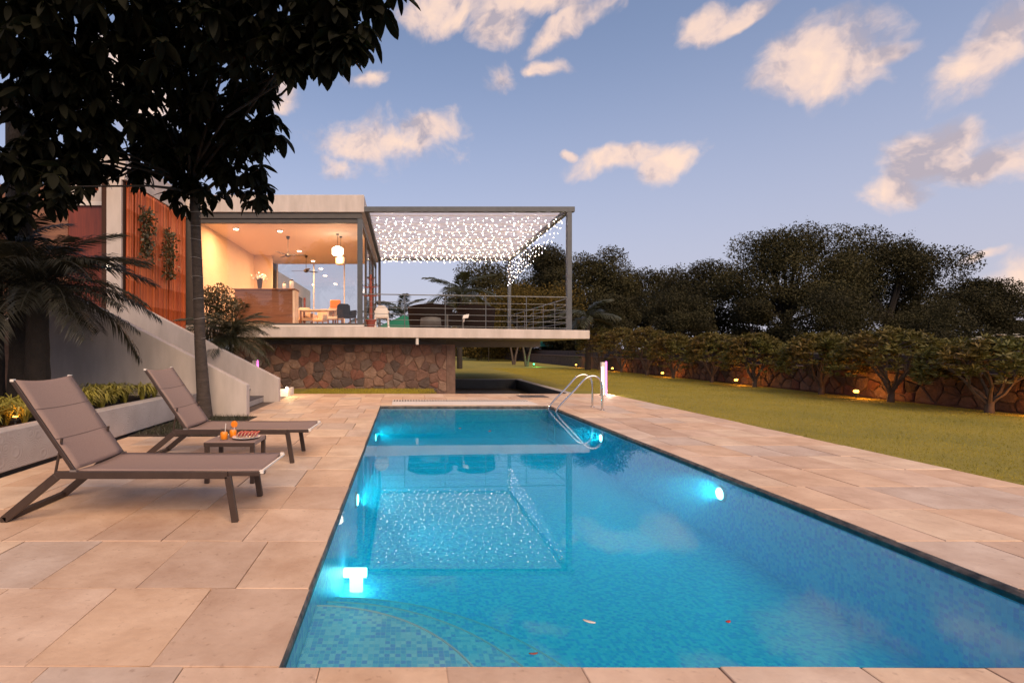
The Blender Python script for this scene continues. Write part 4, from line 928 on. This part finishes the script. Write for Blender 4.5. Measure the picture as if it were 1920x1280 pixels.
# ------------------------------------------------------------------ frangipani trees along the boundary
def frangipani(px, top, w, label, seed, flowers=0, x=12.15, dens=1.0):
    rnd = random.Random(seed); r = np.random.default_rng(seed); Y = x * F / (px - VX)
    Ht = (H + (VY - top) * Y / F + .03) * rnd.uniform(.97, 1.04); W = w * Y / F / 2
    t = thing('frangipani_tree', label, 'tree', (x, Y, -.03), group='frangipani trees along the boundary wall')
    tr = MB(); tips = []
    tr.tube([(0, 0, -.1), (.0, 0, .12), (.02, 0, .22)], [.085, .07, .065], 8, False)
    for i in range(6):
        a = i * math.tau / 6 + rnd.uniform(-.3, .3); k1 = Vector((math.cos(a) * W * .3, math.sin(a) * W * .3, Ht * rnd.uniform(.34, .46))); limb(tr, (0, 0, .16), k1, .038, .026, rnd, .10)
        for j_ in range(3):
            b = a + rnd.uniform(-.8, .8); rr = W * rnd.uniform(.25, .72); k2 = Vector((math.cos(b) * rr, math.sin(b) * rr, Ht * rnd.uniform(.58, .74))); limb(tr, k1, k2, .025, .015, rnd, .10)
            for l_ in range(3):
                c = b + rnd.uniform(-.7, .7); u = rnd.random() ** .6; rr2 = W * u; hz = Ht * (.62 + .36 * math.sqrt(max(0, 1 - u * u)) * rnd.uniform(.85, 1.02)); k3 = Vector((math.cos(c) * rr2, math.sin(c) * rr2, hz)); limb(tr, k2, k3, .014, .008, rnd, .08); tips.append(k3)
    tr.build('branches', M['bark_pale'], t, True, local=True)
    for i in range(int(rnd.uniform(260, 420) * dens)):
        a = rnd.uniform(0, math.tau); u = math.sqrt(rnd.random()); hz = Ht * (.43 + .56 * math.sqrt(max(0, 1 - u * u)) - .22 * rnd.random() ** 1.2 + rnd.gauss(0, .02)); tips.append(Vector((math.cos(a) * W * u, math.sin(a) * W * u, hz)))
    P = []; Dd = []
    for k_ in tips:
        for _ in range(26):
            d = Vector((rnd.gauss(0, 1), rnd.gauss(0, 1), rnd.uniform(-.25, .75))).normalized(); P.append(np.array(k_) + np.array(d) * .02); Dd.append(np.array(d))
    v, q = leaf_quads(np.array(P), .115, r, .30, .2, np.array(Dd))
    link_mesh('crown', npmesh('crown', v, q), M['leaf_shrub'], t)
    for i in range(flowers):
        k_ = max(rnd.sample(tips, 6), key=lambda p: p.z - .1 * p.y); f = MB()
        for c in range(5):
            o = Vector((rnd.gauss(0, .04), rnd.gauss(0, .04), .11 + rnd.gauss(0, .02)))
            for b in range(5):
                a = b * math.tau / 5 + c; d = Vector((math.cos(a), math.sin(a), .35)).normalized() * .065; s_ = d.cross(Vector((0, 0, 1))).normalized() * .024; f.add([k_ + o, k_ + o + d * .6 - s_, k_ + o + d, k_ + o + d * .6 + s_], [(0, 1, 2, 3)])
        f.build('blossom', M['petal'], t, local=True)
fr_list = [(1855, 630, 200, 'frangipani tree with several white blossoms nearest the right edge', 7), (1670, 617, 186, 'wide umbrella-shaped frangipani tree lit from below by the brightest spotlight', 0), (1540, 622, 130, 'frangipani tree topped with one white blossom', 1),
           (1415, 627, 104, 'small round frangipani tree beside the second lawn spotlight', 0), (1335, 626, 92, 'frangipani tree, fourth in the row counting from the blossoming end', 0), (1262, 624, 88, 'frangipani tree just right of the third lawn spotlight', 0),
           (1213, 617, 80, 'frangipani tree behind the light post, right one', 0), (1165, 613, 84, 'frangipani tree directly above the glowing light post', 0), (1122, 612, 80, 'frangipani tree beside the free end of the terrace slab', 0)]
for i, (px, top, w, lab, fl_) in enumerate(fr_list): frangipani(px, top, w * .98, lab, 80 + i, fl_)
# thin trees at the far end of the lawn
def thin_tree(px, Y, label, seed):
    rnd = random.Random(seed); x = (px - VX) * Y / F; t = thing('thin_tree', label, 'tree', (x, Y, -.03), group='slender trees on the lawn')
    mb = MB()
    for s_ in (-.12, .16): mb.tube([(s_ * .3, 0, -.05), (s_, 0, .7), (s_ * 2.2, 0, 1.5), (s_ * 3, .1, 2.6)], [.10, .085, .07, .04], 7)
    mb.build('trunk', M['bark_pale'], t, True, local=True); r = np.random.default_rng(seed); P = crown_points([((0, 0, 2.5), .8), ((.5, 0, 2.2), .6), ((-.5, 0, 2.3), .6)], 500, r); v, q = leaf_quads(P, .16, r); link_mesh('crown', npmesh('crown', v, q), M['leaf_far'], t)
thin_tree(987, 37, 'slender forked tree with a green lit trunk on the lawn under the slab', 3); thin_tree(963, 41, 'slender dark forked tree left of the green lit one', 4)

# lawn spotlights
def spot(px, Y, label, aim, c, e, m, x=None):
    x = 12.0 if x is None else x; t = thing('garden_spotlight', label, 'spotlight', (x, Y, -.03), group='small spotlights on the lawn')
    MB().tube([(0, 0, -.03), (0, 0, .08)], .012, 6).build('spike', M['dark_frame'], t, local=True)
    MB().lathe([(.04, .07), (.055, .09), (.06, .155), (.05, .16)], n=14).build('housing', M['dark_frame'], t, True, local=True); MB().lathe([(.03, .1605), (.055, .175), (.058, .20), (.045, .225), (.015, .235)], n=14).build('lens', m, t, True, local=True)
    d = bpy.data.lights.new('spot_glow', 'POINT'); d.energy = e; d.color = c; d.shadow_soft_size = .04
    o = bpy.data.objects.new('spot_glow', d); col.objects.link(o); o.parent = t; o.location = (.14, -.02, .26)
OR = (1.0, .36, .06)
for px, lab in ((1605, 'brightest orange spotlight on the lawn, under the umbrella-shaped tree'), (1380, 'second orange lawn spotlight, beside the small round tree'), (1242, 'third orange lawn spotlight from the right'), (1148, 'orange lawn spotlight just right of the light post'), (1080, 'farthest orange lawn spotlight, left of the light post')):
    spot(px, 12.0 * F / (px - VX), lab, None, OR, 20, M['lamp_orange'], 12.0)
spot(0, 9.7, 'orange lawn spotlight under the tree at the right picture edge', None, OR, 15, M['lamp_orange'], 12.2)
spot(1001, 36.3, 'small green spotlight at the foot of the slender lawn tree', None, (.05, 1, .3), 22, M['lamp_green'], (1001 - VX) * 36.3 / F)

# ------------------------------------------------------------------ palms
def frond(L_, droop, n, leaf, r, width=.012):
    mb = MB(); pts = []
    for i in range(13):
        u = i / 12; pts.append(Vector((L_ * (u - .12 * droop * u * u), 0, L_ * (.42 * u - droop * u * u))))
    mb.tube(pts, [.014 * (1 - .85 * i / 12) + .002 for i in range(13)], 5, False)
    for i in range(n):
        u = .1 + .9 * i / (n - 1); k_ = min(11, int(u * 12)); p = pts[k_].lerp(pts[k_ + 1], u * 12 - k_); tn = (pts[k_ + 1] - pts[k_]).normalized()
        ll = leaf * (math.sin(math.pi * (.12 + .80 * u)) ** .7) * r.uniform(.85, 1.1)
        for s_ in (-1, 1):
            d = (tn * .75 + Vector((0, s_, 0)) * r.uniform(.75, 1.0) + Vector((0, 0, r.uniform(-.3, .15)))).normalized(); q = p + d * ll * .55 + Vector((0, 0, .02 * ll)); e = p + d * ll + Vector((0, 0, -.28 * ll))
            w = d.cross(Vector((0, 0, 1))).normalized() * width; mb.add([p - w * .4, q - w, e, q + w, p + w * .4], [(0, 1, 3, 4), (1, 2, 3)])
    return mb
def palm(name, label, loc, hts, n, L_, m, seed, lean=(0, 0), trunk_r=.09, leaf=.26, lf=34, group=None, width=.012, low=-.25, tm='bark_dark', az=None):
    rnd = random.Random(seed); t = thing(name, label, 'palm', loc, group=group)
    if hts > .05:
        mb = MB(); k_ = 9; mb.tube([(lean[0] * (i / k_) ** 1.5, lean[1] * (i / k_) ** 1.5, hts * i / k_ - .05) for i in range(k_ + 1)], [trunk_r * (1.15 - .3 * i / k_ + (.06 if i % 2 else 0)) for i in range(k_ + 1)], 9); mb.build('trunk', M[tm], t, True, local=True)
    ms = []
    for d in (.35, .55, .8, 1.0): me = frond(L_, d, lf, leaf, rnd, width).mesh('frond'); me.materials.append(m); ms.append(me)
    for i in range(n):
        u = i / n; el = (1 - u) * R(62) + R(-28) * u + rnd.uniform(-.12, .12)
        o = link_mesh('frond', ms[min(3, int((1 - u) * 2 + rnd.random() * 2))], m, t); o.location = (lean[0], lean[1], hts - .04 + rnd.uniform(-.05, .05)); s_ = rnd.uniform(.82, 1.1); o.scale = (s_, s_, s_)
        o.rotation_euler = (rnd.uniform(-.2, .2), -el, (i * 2.39996 + rnd.uniform(-.25, .25)) if az is None else rnd.uniform(*az))
    return t
palm('date_palm', 'dark feathery date palm in the planter in front of the stair wall', (-5.35, 7.35, .39), 1.75, 44, 1.65, M['leaf_palm_dark'], 5, trunk_r=.15, leaf=.40, lf=66, width=.008)
palm('date_palm', 'taller dark date palm at the left edge before the red door', (-6.6, 8.1, .39), 2.15, 42, 1.6, M['leaf_palm_dark'], 6, trunk_r=.13, leaf=.40, lf=66, width=.008)
palm('arching_palm', 'fine leaved arching palm behind the far stair wall', (-4.55, 13.3, -.03), 1.62, 44, 1.3, M['leaf_palm'], 8, trunk_r=.05, leaf=.36, lf=54, width=.007)
cp = 'coconut palms behind the terrace'
def coco(px, Y, top, lab, seed, n=11, L_=3.0, az=None):
    x = (px - VX) * Y / F; z = H + (VY - top) * Y / F; palm('coconut_palm', lab, (x, Y, -.05), z, n, L_, M['leaf_palm'], seed, trunk_r=.16, leaf=.8, lf=34, width=.035, group=cp, tm='bark_far', az=az)
coco(862, 33, 556, 'tall coconut palm behind the terrace left of the greenish tree', 11, 13, 2.7, None); coco(752, 35, 592, 'low coconut palm behind the terrace left of the sofas', 12, 12, 2.6)
coco(700, 37, 602, 'low coconut palm half hidden by the potted pine', 13, 9, 2.2); coco(1102, 31, 596, 'coconut palm beside the free end of the slab', 14, 9, 1.9)
# shade net
t = thing('shade_net', 'dark green shade net on thin poles far under the terrace slab', 'shade net', (11, 52, 0))
MB().add([(8.5, 50, 1.75), (15.5, 50, 1.45), (15.5, 55, 2.1), (8.5, 55, 2.3), (8.5, 50, 1.73), (15.5, 50, 1.43), (15.5, 55, 2.08), (8.5, 55, 2.28)], [(0, 1, 2, 3), (4, 7, 6, 5), (0, 4, 5, 1), (1, 5, 6, 2), (2, 6, 7, 3), (3, 7, 4, 0)]).build('net', M['net_green'], t)
for x, y in ((8.6, 50.1), (15.4, 50.1), (15.4, 54.9), (8.6, 54.9)): MB().tube([(x, y, -.05), (x, y, 1.9)], .03, 6).build('pole', M['bark_far'], t)
t = thing('green_tent', 'green pitched tent roof behind the terrace railing at the left', 'tent', (-1, 34, 0))
MB().prism([(-2.4, 2.4), (2.6, 2.4), (.1, 3.5)], 'y', 33, 36).build('roof', M['net_green'], t)
for x in (-2.3, 2.5):
    for y in (33.1, 35.9): MB().tube([(x, y, -.05), (x, y, 2.42)], .05, 6).build('pole', M['bark_far'], t)

# ------------------------------------------------------------------ bush by the window
t = thing('leafy_bush', 'bushy shrub lit from behind by the front window', 'bush', (-5.35, 14.4, -.03)); rnd = random.Random(2); r = np.random.default_rng(2); tr = MB(); clumps = []
for i in range(26):
    a = rnd.uniform(0, math.tau); u = rnd.random() ** .6; c = (math.cos(a) * u * .68, math.sin(a) * u * .5, 2.15 + rnd.uniform(0, 1.35) * (1 - .5 * u)); clumps.append((c, rnd.uniform(.16, .3))); limb(tr, (0, 0, .2), c, .03, .008, rnd)
tr.build('stems', M['bark_dark'], t, True, local=True); P = crown_points(clumps, 1600, r, .9); v, q = leaf_quads(P, .085, r, .45); link_mesh('crown', npmesh('crown', v, q), M['leaf_bush'], t)
# hanging creepers on the bamboo
for y, z0, z1, lab in ((13.05, 5.0, 3.6, 'creeper with reddish leaves hanging on the left of the bamboo wall'), (14.3, 4.7, 3.3, 'hanging basket fern in the middle of the bamboo wall')):
    t = thing('hanging_plant', lab, 'plant', (BX + .12, y, z1), group='plants hanging on the bamboo wall'); r = np.random.default_rng(int(y * 10)); rnd = random.Random(int(y * 10)); mb = MB()
    for s_ in range(5):
        x = rnd.uniform(0, .1); yy = rnd.uniform(-.28, .28); mb.tube([(-.06, yy * .5, z0 - z1), (x, yy, (z0 - z1) * .5), (x, yy, rnd.uniform(0, .3))], .006, 5, False)
    mb.build('vine', M['bark_dark'], t, local=True)
    k_ = 420; P = np.stack([r.uniform(-.02, .14, k_), r.normal(0, .17, k_), r.uniform(.0, (z0 - z1) * .95, k_) ** 1.0], 1); v, q = leaf_quads(P, .10, r, .6); link_mesh('leaves', npmesh('leaves', v, q), M['leaf_bush'], t)

# strap-leaved clumps in the planter
def strap_mesh(seed):
    rnd = random.Random(seed); mb = MB()
    for i in range(46):
        a = rnd.uniform(0, math.tau); L_ = rnd.uniform(.18, .40); d = Vector((math.cos(a), math.sin(a), 0)); w = Vector((-d.y, d.x, 0)) * rnd.uniform(.007, .012); el = rnd.uniform(.5, 1.4)
        p = [d * .02, d * L_ * .35 * math.cos(el) + Vector((0, 0, L_ * .6)), d * L_ * (.45 + .4 * math.cos(el)) + Vector((0, 0, L_ * .72)), d * L_ * (.75 + .45 * math.cos(el)) + Vector((0, 0, L_ * rnd.uniform(.25, .6)))]
        mb.add([p[0] - w * .6, p[0] + w * .6, p[1] - w, p[1] + w, p[2] - w * .9, p[2] + w * .9, p[3]], [(0, 1, 3, 2), (2, 3, 5, 4), (4, 5, 6)])
    return mb.mesh('strap_clump')
sm_ = [strap_mesh(i) for i in range(4)]; rnd = random.Random(8)
for m_ in sm_: m_.materials.append(M['leaf_strap'])
for i in range(64):
    y = 4.1 + 5.2 * (i / 64) + rnd.uniform(-.1, .1); x = -4.47 - rnd.random() ** 1.3 * 1.0
    o = link_mesh('strap_plant', sm_[i % 4], None); o.location = (x, y, .395); o.rotation_euler = (0, 0, rnd.uniform(0, 6)); s_ = rnd.uniform(.75, 1.2); o.scale = (s_, s_, s_)
    tag(o, 'yellow-green strap-leaved clump in the bed behind the planter wall', 'plant', 'strap-leaved clumps in the planter bed')
t = thing('bed_spotlight', 'small orange spotlight among the plants at the left edge', 'spotlight', (-4.52, 5.85, .40))
MB().tube([(0, 0, -.02), (0, 0, .05)], .01, 6).build('spike', M['dark_frame'], t, local=True); MB().lathe([(.02, .05), (.032, .06), (.035, .10)], n=10).build('housing', M['dark_frame'], t, True, local=True); MB().lathe([(.028, .1005), (.02, .112)], n=10).build('lens', M['lamp_orange'], t, True, local=True)
point(t, (.02, -.02, .17), 1.2, OR, .02)

# ------------------------------------------------------------------ shade tree over the loungers
def leaf_mesh(L_, w, seed):
    rnd = random.Random(seed); n = 6; vv = [(0, 0, 0)]; 
    prof = [(.12, .45), (.3, .85), (.52, 1.0), (.74, .8), (.9, .42)]
    cu = rnd.uniform(.10, .22)
    for u, k_ in prof:
        z = -cu * L_ * u * u; vv += [(L_ * u, -w * k_ / 2, z + .12 * w * k_), (L_ * u, 0, z), (L_ * u, w * k_ / 2, z + .12 * w * k_)]
    vv.append((L_, 0, -cu * L_)); fs = [(0, 2, 1), (0, 3, 2)]
    for i in range(4):
        a = 1 + 3 * i; fs += [(a, a + 1, a + 4, a + 3), (a + 1, a + 2, a + 5, a + 4)]
    a = 13; fs += [(a, a + 1, 16), (a + 1, a + 2, 16)]
    return vv, fs
tree = thing('shade_tree', 'large-leaved tree with slim ringed trunk overhanging the loungers', 'tree', (-3.63, 9.2, 0))
TB = Vector((-3.63, 9.2, 0))
trk = [Vector((0, 0, -.03)), Vector((-.03, 0, .5)), Vector((-.09, 0, 1.4)), Vector((-.13, .02, 2.4)), Vector((-.17, .02, 3.4)), Vector((-.20, 0, 4.4)), Vector((-.25, -.1, 5.4))]
MB().tube(trk, [.15, .118, .098, .092, .09, .085, .07], 14).build('trunk', M['bark'], tree, True, local=True)
for z in (1.5, 1.85, 2.2, 2.6, 2.95, 3.3, 3.55, 3.8):            # fairy-light wire wound round the trunk
    x = -.09 - .08 * (z - 1.4) / 2; n = 16; MB().tube([(x + (.102) * math.cos(i * math.tau / n), .102 * math.sin(i * math.tau / n) + .01, z + .02 * math.cos(i * math.tau / n + z * 3)) for i in range(n + 1)], .0035, 4, False).build('wire_ring', M['concrete'], tree, local=True)
# crown: (photo pixel, depth, radius) of foliage masses
masses = [(370, 330, 9.2, .62), (440, 300, 8.8, .60), (480, 340, 8.6, .38), (300, 268, 8.8, .55), (245, 222, 8.2, .62), (340, 220, 8.4, .8), (425, 215, 8.2, .62), (470, 245, 8.0, .42), (385, 120, 7.6, .78), (300, 110, 7.6, .85),
          (200, 180, 7.4, .75), (120, 150, 7.0, .8), (60, 230, 7.0, .75), (130, 250, 7.2, .66), (20, 120, 6.6, .8), (180, 60, 6.8, .8), (90, 40, 6.4, .8), (320, 20, 6.8, .8), (440, 40, 6.6, .62), (520, 30, 6.2, .55), (570, 62, 6.0, .34),
          (620, 20, 5.9, .42), (660, 40, 5.8, .30), (700, -25, 5.7, .38), (590, -40, 6.0, .55), (465, 75, 6.6, .36), (650, 75, 5.8, .20), (605, 100, 6.0, .18), (545, 100, 6.1, .2), (60, 330, 7.4, .48), (150, 300, 7.8, .40), (110, 350, 6.6, .34), (188, 282, 8.2, .40), (262, 318, 8.7, .22), (20, 300, 7.0, .5), (352, 345, 9.0, .28),
          (505, 250, 7.9, .26), (500, 205, 7.8, .22), (495, 150, 7.4, .20), (0, 20, 6.2, .8), (230, -40, 6.6, .9), (400, -50, 6.6, .9), (20, 400, 7.2, .34), (520, -60, 6.3, .8), (100, -60, 6.2, .9)]
lv = [leaf_mesh((.30, .26, .33, .28, .31)[i], (.115, .125, .10, .095, .13)[i], i) for i in range(5)]
rnd = random.Random(33); VV = []; FF = []; cnt = 0; cand = []; lm = []
bmb = MB(); axis = TB + Vector((-.25, -.1, 4.4))
for px, py, Y, rad in masses:
    c = pp(px, py, Y); limb(bmb, axis + Vector((0, 0, rnd.uniform(-.3, .6))), c, .03, .008, rnd, .08)
    for _ in range(int(max(9, (52 if px < 250 else 72) * rad ** 2 + 6))):
        d = Vector((rnd.gauss(0, 1), rnd.gauss(0, 1), rnd.gauss(0, 1))).normalized() * (rnd.random() ** .38) * rad; hub = c + d
        tilt = rnd.uniform(0, math.tau)
        for k_ in range(7):                                    # a drooping whorl of leaves at the twig end
            a = tilt + k_ * math.tau / 7 + rnd.uniform(-.3, .3); e = rnd.uniform(R(8), R(70))
            Mx = Matrix.Translation(hub) @ Matrix.Rotation(a, 4, 'Z') @ Matrix.Rotation(e, 4, 'Y') @ Matrix.Rotation(rnd.uniform(-.6, .6), 4, 'X') @ Matrix.Scale(rnd.uniform(.5, 1.2), 4)
            lm.append(Mx)
bmb.build('branches', M['bark_dark'], tree, True)
# the leaves nearest the eye and at the open rim are single pieces
def rim(Mx):
    p = Mx.translation; px = VX + p.x * F / p.y; py = VY - (p.z - H) * F / p.y
    return (px > 470 or py > 300 or (px > 560)) and py > -10
rimset = [i for i, Mx in enumerate(lm) if rim(Mx)]
rnd.shuffle(rimset); single = set(rimset[:290])
ms_ = []
for vv, fs in lv:
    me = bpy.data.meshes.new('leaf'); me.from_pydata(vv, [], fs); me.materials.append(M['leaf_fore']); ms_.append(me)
VA = [np.array(v) for v, f in lv]; nv = len(VA[0]); quads = [f for f in lv[0][1] if len(f) == 4]; tris = [f for f in lv[0][1] if len(f) == 3]
allv = []; 
for i, Mx in enumerate(lm):
    if i in single:
        o = link_mesh('leaf', ms_[i % 5], None, tree); o.matrix_basis = Matrix.Translation(-TB) @ Mx; continue
    A = np.array(Mx); allv.append(VA[i % 5] @ A[:3, :3].T + A[:3, 3] - np.array(TB))
nn = len(allv); allv = np.concatenate(allv); base = (np.arange(nn) * nv)[:, None, None]
tq = np.array(tris + [t3 for q_ in quads for t3 in ((q_[0], q_[1], q_[2]), (q_[0], q_[2], q_[3]))])
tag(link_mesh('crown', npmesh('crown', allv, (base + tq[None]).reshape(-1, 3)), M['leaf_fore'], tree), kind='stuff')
# dark trunk of a neighbour at the left edge
t = thing('dark_trunk_tree', 'thick dark trunk standing in the bed at the left edge behind the palm', 'tree', (-6.0, 7.9, .39))
MB().tube([(0, 0, -.1), (.03, 0, .8), (.0, .02, 1.8), (-.05, 0, 3.0), (-.1, 0, 4.6)], [.22, .19, .18, .17, .13], 12).build('trunk', M['bark_dark'], t, True, local=True)
lb = MB(); limb(lb, (-.1, 0, 4.4), (.6, -.5, 5.4), .1, .04, rnd); limb(lb, (-.1, 0, 4.4), (-.9, -.3, 5.6), .1, .04, rnd); lb.build('limbs', M['bark_dark'], t, True, local=True)

# ------------------------------------------------------------------ loungers
def lounger(loc, label):
    t = thing('sun_lounger', label, 'sun lounger', loc, group='sun loungers on the deck'); W = .66
    m = M['lounger_frame']; S = M['sling']
    for y in (0, W): MB().box(-2.60, -1.31, y - .016, y + .016, .325, .38).build('side_rail', m, t, local=True, bevel=.004)
    for y in (.006, W - .006): MB().box(-1.309, -1.07, y - .014, y + .014, .345, .378).build('end_rail', m, t, local=True, bevel=.004)
    for y in (0, W):
        MB().bar((-1.255, y, 0), (-1.31, y, .345), .05, .032, (0, 1, 0)).build('front_leg', m, t, local=True, bevel=.004)
        MB().bar((-2.985, y, .02), (-2.59, y, .345), .06, .034, (0, 1, 0)).build('rear_leg', m, t, local=True, bevel=.004)
        MB().tube([(-2.63, y + (.03 if y == 0 else -.03), .33), (-2.575, y + (.03 if y == 0 else -.03), .62)], .010, 8).build('strut', m, t, local=True)
    MB().bar((-2.985, -.017, .022), (-2.985, W + .017, .022), .05, .04).build('rear_crossbar', m, t, local=True, bevel=.004)
    MB().bar((-1.33, .017, .33), (-1.33, W - .017, .33), .03, .03).build('front_crossbar', m, t, local=True)
    MB().bar((-1.068, .02, .372), (-1.04, W - .02, .372), .012, .012).build('end_cord', M['plastic_white'], t, local=True)
    for y in (.012, W - .012): MB().box(-1.075, -1.045, y - .014, y + .014, .362, .386).build('end_cap', M['plastic_white'], t, local=True)
    # sling seat, slightly sagging
    n, k2 = 16, 8; vv = []
    for i in range(n + 1):
        for j_ in range(k2 + 1):
            u, w = i / n, j_ / k2; vv.append((-2.46 + u * 1.385, .018 + w * (W - .036), .386 - .016 * math.sin(math.pi * w) - .006 * math.sin(math.pi * u)))
    fs = [(i * (k2 + 1) + j_, (i + 1) * (k2 + 1) + j_, (i + 1) * (k2 + 1) + j_ + 1, i * (k2 + 1) + j_ + 1) for i in range(n) for j_ in range(k2)]
    o = MB().add(vv, fs).build('seat_sling', S, t, True, local=True); s_ = o.modifiers.new('solid', 'SOLIDIFY'); s_.thickness = .014
    # back
    A = Vector((-2.47, 0, .385)); B = Vector((-2.93, 0, 1.055)); d = (B - A).normalized(); nr = Vector((-d.z, 0, d.x)) * -1; L_ = (B - A).length
    for y in (.008, W - .008): MB().bar(A + Vector((0, y, 0)), B + Vector((0, y, 0)), .022, .03).build('back_rail', m, t, local=True, bevel=.003)
    nn_ = 24; vv = []
    for i in range(nn_ + 1):
        for j_ in range(k2 + 1):
            u, w = i / nn_, j_ / k2; puff = .006 * abs(math.sin(math.pi * (u * 3))) ** .5; sag = -.02 * math.sin(math.pi * w); vv.append(tuple(A + d * (L_ * (u - (.018 * math.sin(math.pi * w) if i == nn_ else 0))) + Vector((0, .012 + w * (W - .024), 0)) + nr * (.012 + puff + sag)))
    fs = [(i * (k2 + 1) + j_, (i + 1) * (k2 + 1) + j_, (i + 1) * (k2 + 1) + j_ + 1, i * (k2 + 1) + j_ + 1) for i in range(nn_) for j_ in range(k2)]
    o = MB().add(vv, fs).build('back_sling', S, t, True, local=True); s_ = o.modifiers.new('solid', 'SOLIDIFY'); s_.thickness = .006; s_.offset = 0
    for u in (1 / 3, 2 / 3):
        MB().tube([tuple(A + d * L_ * u + Vector((0, .012 + w * (W - .024), 0)) + nr * (.015 - .02 * math.sin(math.pi * w))) for w in [q / 8 for q in range(9)]], .0036, 6).build('seam', M['piping'], o, local=True)
    for y in (.008, W - .008): MB().box(B.x - .014, B.x + .014, y - .012, y + .012, B.z - .005, B.z + .014).build('end_cap', M['plastic_white'], t, local=True)
    for y in (.0, W): MB().box(-2.49, -2.44, y - .014, y + .014, .378, .392).build('hinge', M['chrome_lamp'], t, local=True)
lounger((0, 3.76, 0), 'taupe sling sun lounger with raised back, nearer the camera')
lounger((0, 5.70, 0), 'taupe sling sun lounger with raised back, farther one beside the tree')

# side table with drinks
TX0, TX1, TY0, TY1, TZ = -1.91, -1.43, 4.82, 5.24, .40
t = thing('side_table', 'small square taupe side table between the loungers', 'table', (-1.67, 5.03, 0))
MB().box(TX0, TX1, TY0, TY1, TZ - .04, TZ).build('table_top', M['sling'], t, bevel=.004)
for y in (TY0 - .002, TY1 - .018): MB().box(TX0 - .003, TX1 + .003, y, y + .02, TZ - .046, TZ - .006).build('apron', M['lounger_frame'], t)
for x in (TX0 + .001, TX1 - .041):
    for y in (TY0 + .002, TY1 - .042): MB().box(x, x + .04, y, y + .04, 0, TZ - .041).build('leg', M['lounger_frame'], t, bevel=.003)
def jar(px, py, Y, label, slice_):
    p = pp(px, py, Y); t = thing('juice_jar', label, 'jar', (p.x, Y, TZ), group='jars of juice on the side table')
    s = .9
    MB().lathe([(.034 * s, .001), (.040 * s, .006), (.042 * s, .075 * s), (.034 * s, .092 * s), (.034 * s, .115 * s), (.036 * s, .118 * s)], n=20).build('glass', M['jar_glass'], t, True, local=True)
    MB().lathe([(.031 * s, .004), (.037 * s, .009), (.039 * s, .072 * s), (.033 * s, .086 * s)], n=20).build('juice', M['juice'], t, True, local=True)
    MB().tube([(-.04 * s, 0, .08 * s), (-.062 * s, 0, .075 * s), (-.066 * s, 0, .045 * s), (-.042 * s, 0, .03 * s)], .005, 6).build('handle', M['jar_glass'], t, True, local=True)
    MB().tube([(.01, 0, .05), (.018, .0, .16)], .004, 6).build('straw', M['plastic_white'], t, local=True)
    if slice_:
        q = MB().lathe([(.001, 0), (.034, .002), (.034, .008), (.001, .010)], n=18); q.v = [(x + .012, z - .005, y + .135) for x, y, z in q.v]; q.build('orange_slice', M['orange_fruit'], t, True, local=True)
jar(420, 826, 4.95, 'jar of orange juice with handle, nearer one on the side table', False); jar(437, 818, 5.07, 'jar of orange juice garnished with an orange slice', True)
p = pp(460, 822, 5.03); t = thing('fruit_plate', 'grey plate holding watermelon slices on the side table', 'plate', (-1.565, 5.02, TZ))
pl = MB().lathe([(.06, .001), (.10, .012), (.135, .022), (.13, .024), (.06, .008)], n=28); pl.v = [(x, y * 1.1, z) for x, y, z in pl.v]; pl.build('dish', M['ceramic'], t, True, local=True)
for i in range(6):
    a = -.085 + i * .034; t = thing('watermelon_slice', ('leftmost', 'second', 'third', 'fourth', 'fifth', 'rightmost')[i] + ' of the red watermelon slices fanned on the plate', 'watermelon', (-1.565 + a, 5.02 + .01 * (i % 2), TZ + .016), group='watermelon slices')
    n = 10; arc_ = [(.055 * math.cos(math.pi * k_ / n), .055 * math.sin(math.pi * k_ / n)) for k_ in range(n + 1)]
    f = MB().prism([(x, z) for x, z in arc_], 'y', -.009, .009); f.v = [(y + .5 * (.055 - z), x, (.055 - z) * .8 + .006) for x, y, z in f.v]; f.build('flesh', M['watermelon'], t, local=True)
    rpts = [(y, x * 1.06, z * .85 + .003) for x, y, z in [(x, .0, z) for x, z in arc_]]; rr = MB().tube([(.5 * (.055 - z), x * 1.05, (.055 - z * 1.05) * .8 + .005) for x, z in arc_], .0035, 6); rr.build('rind', M['rind'], t, True, local=True)
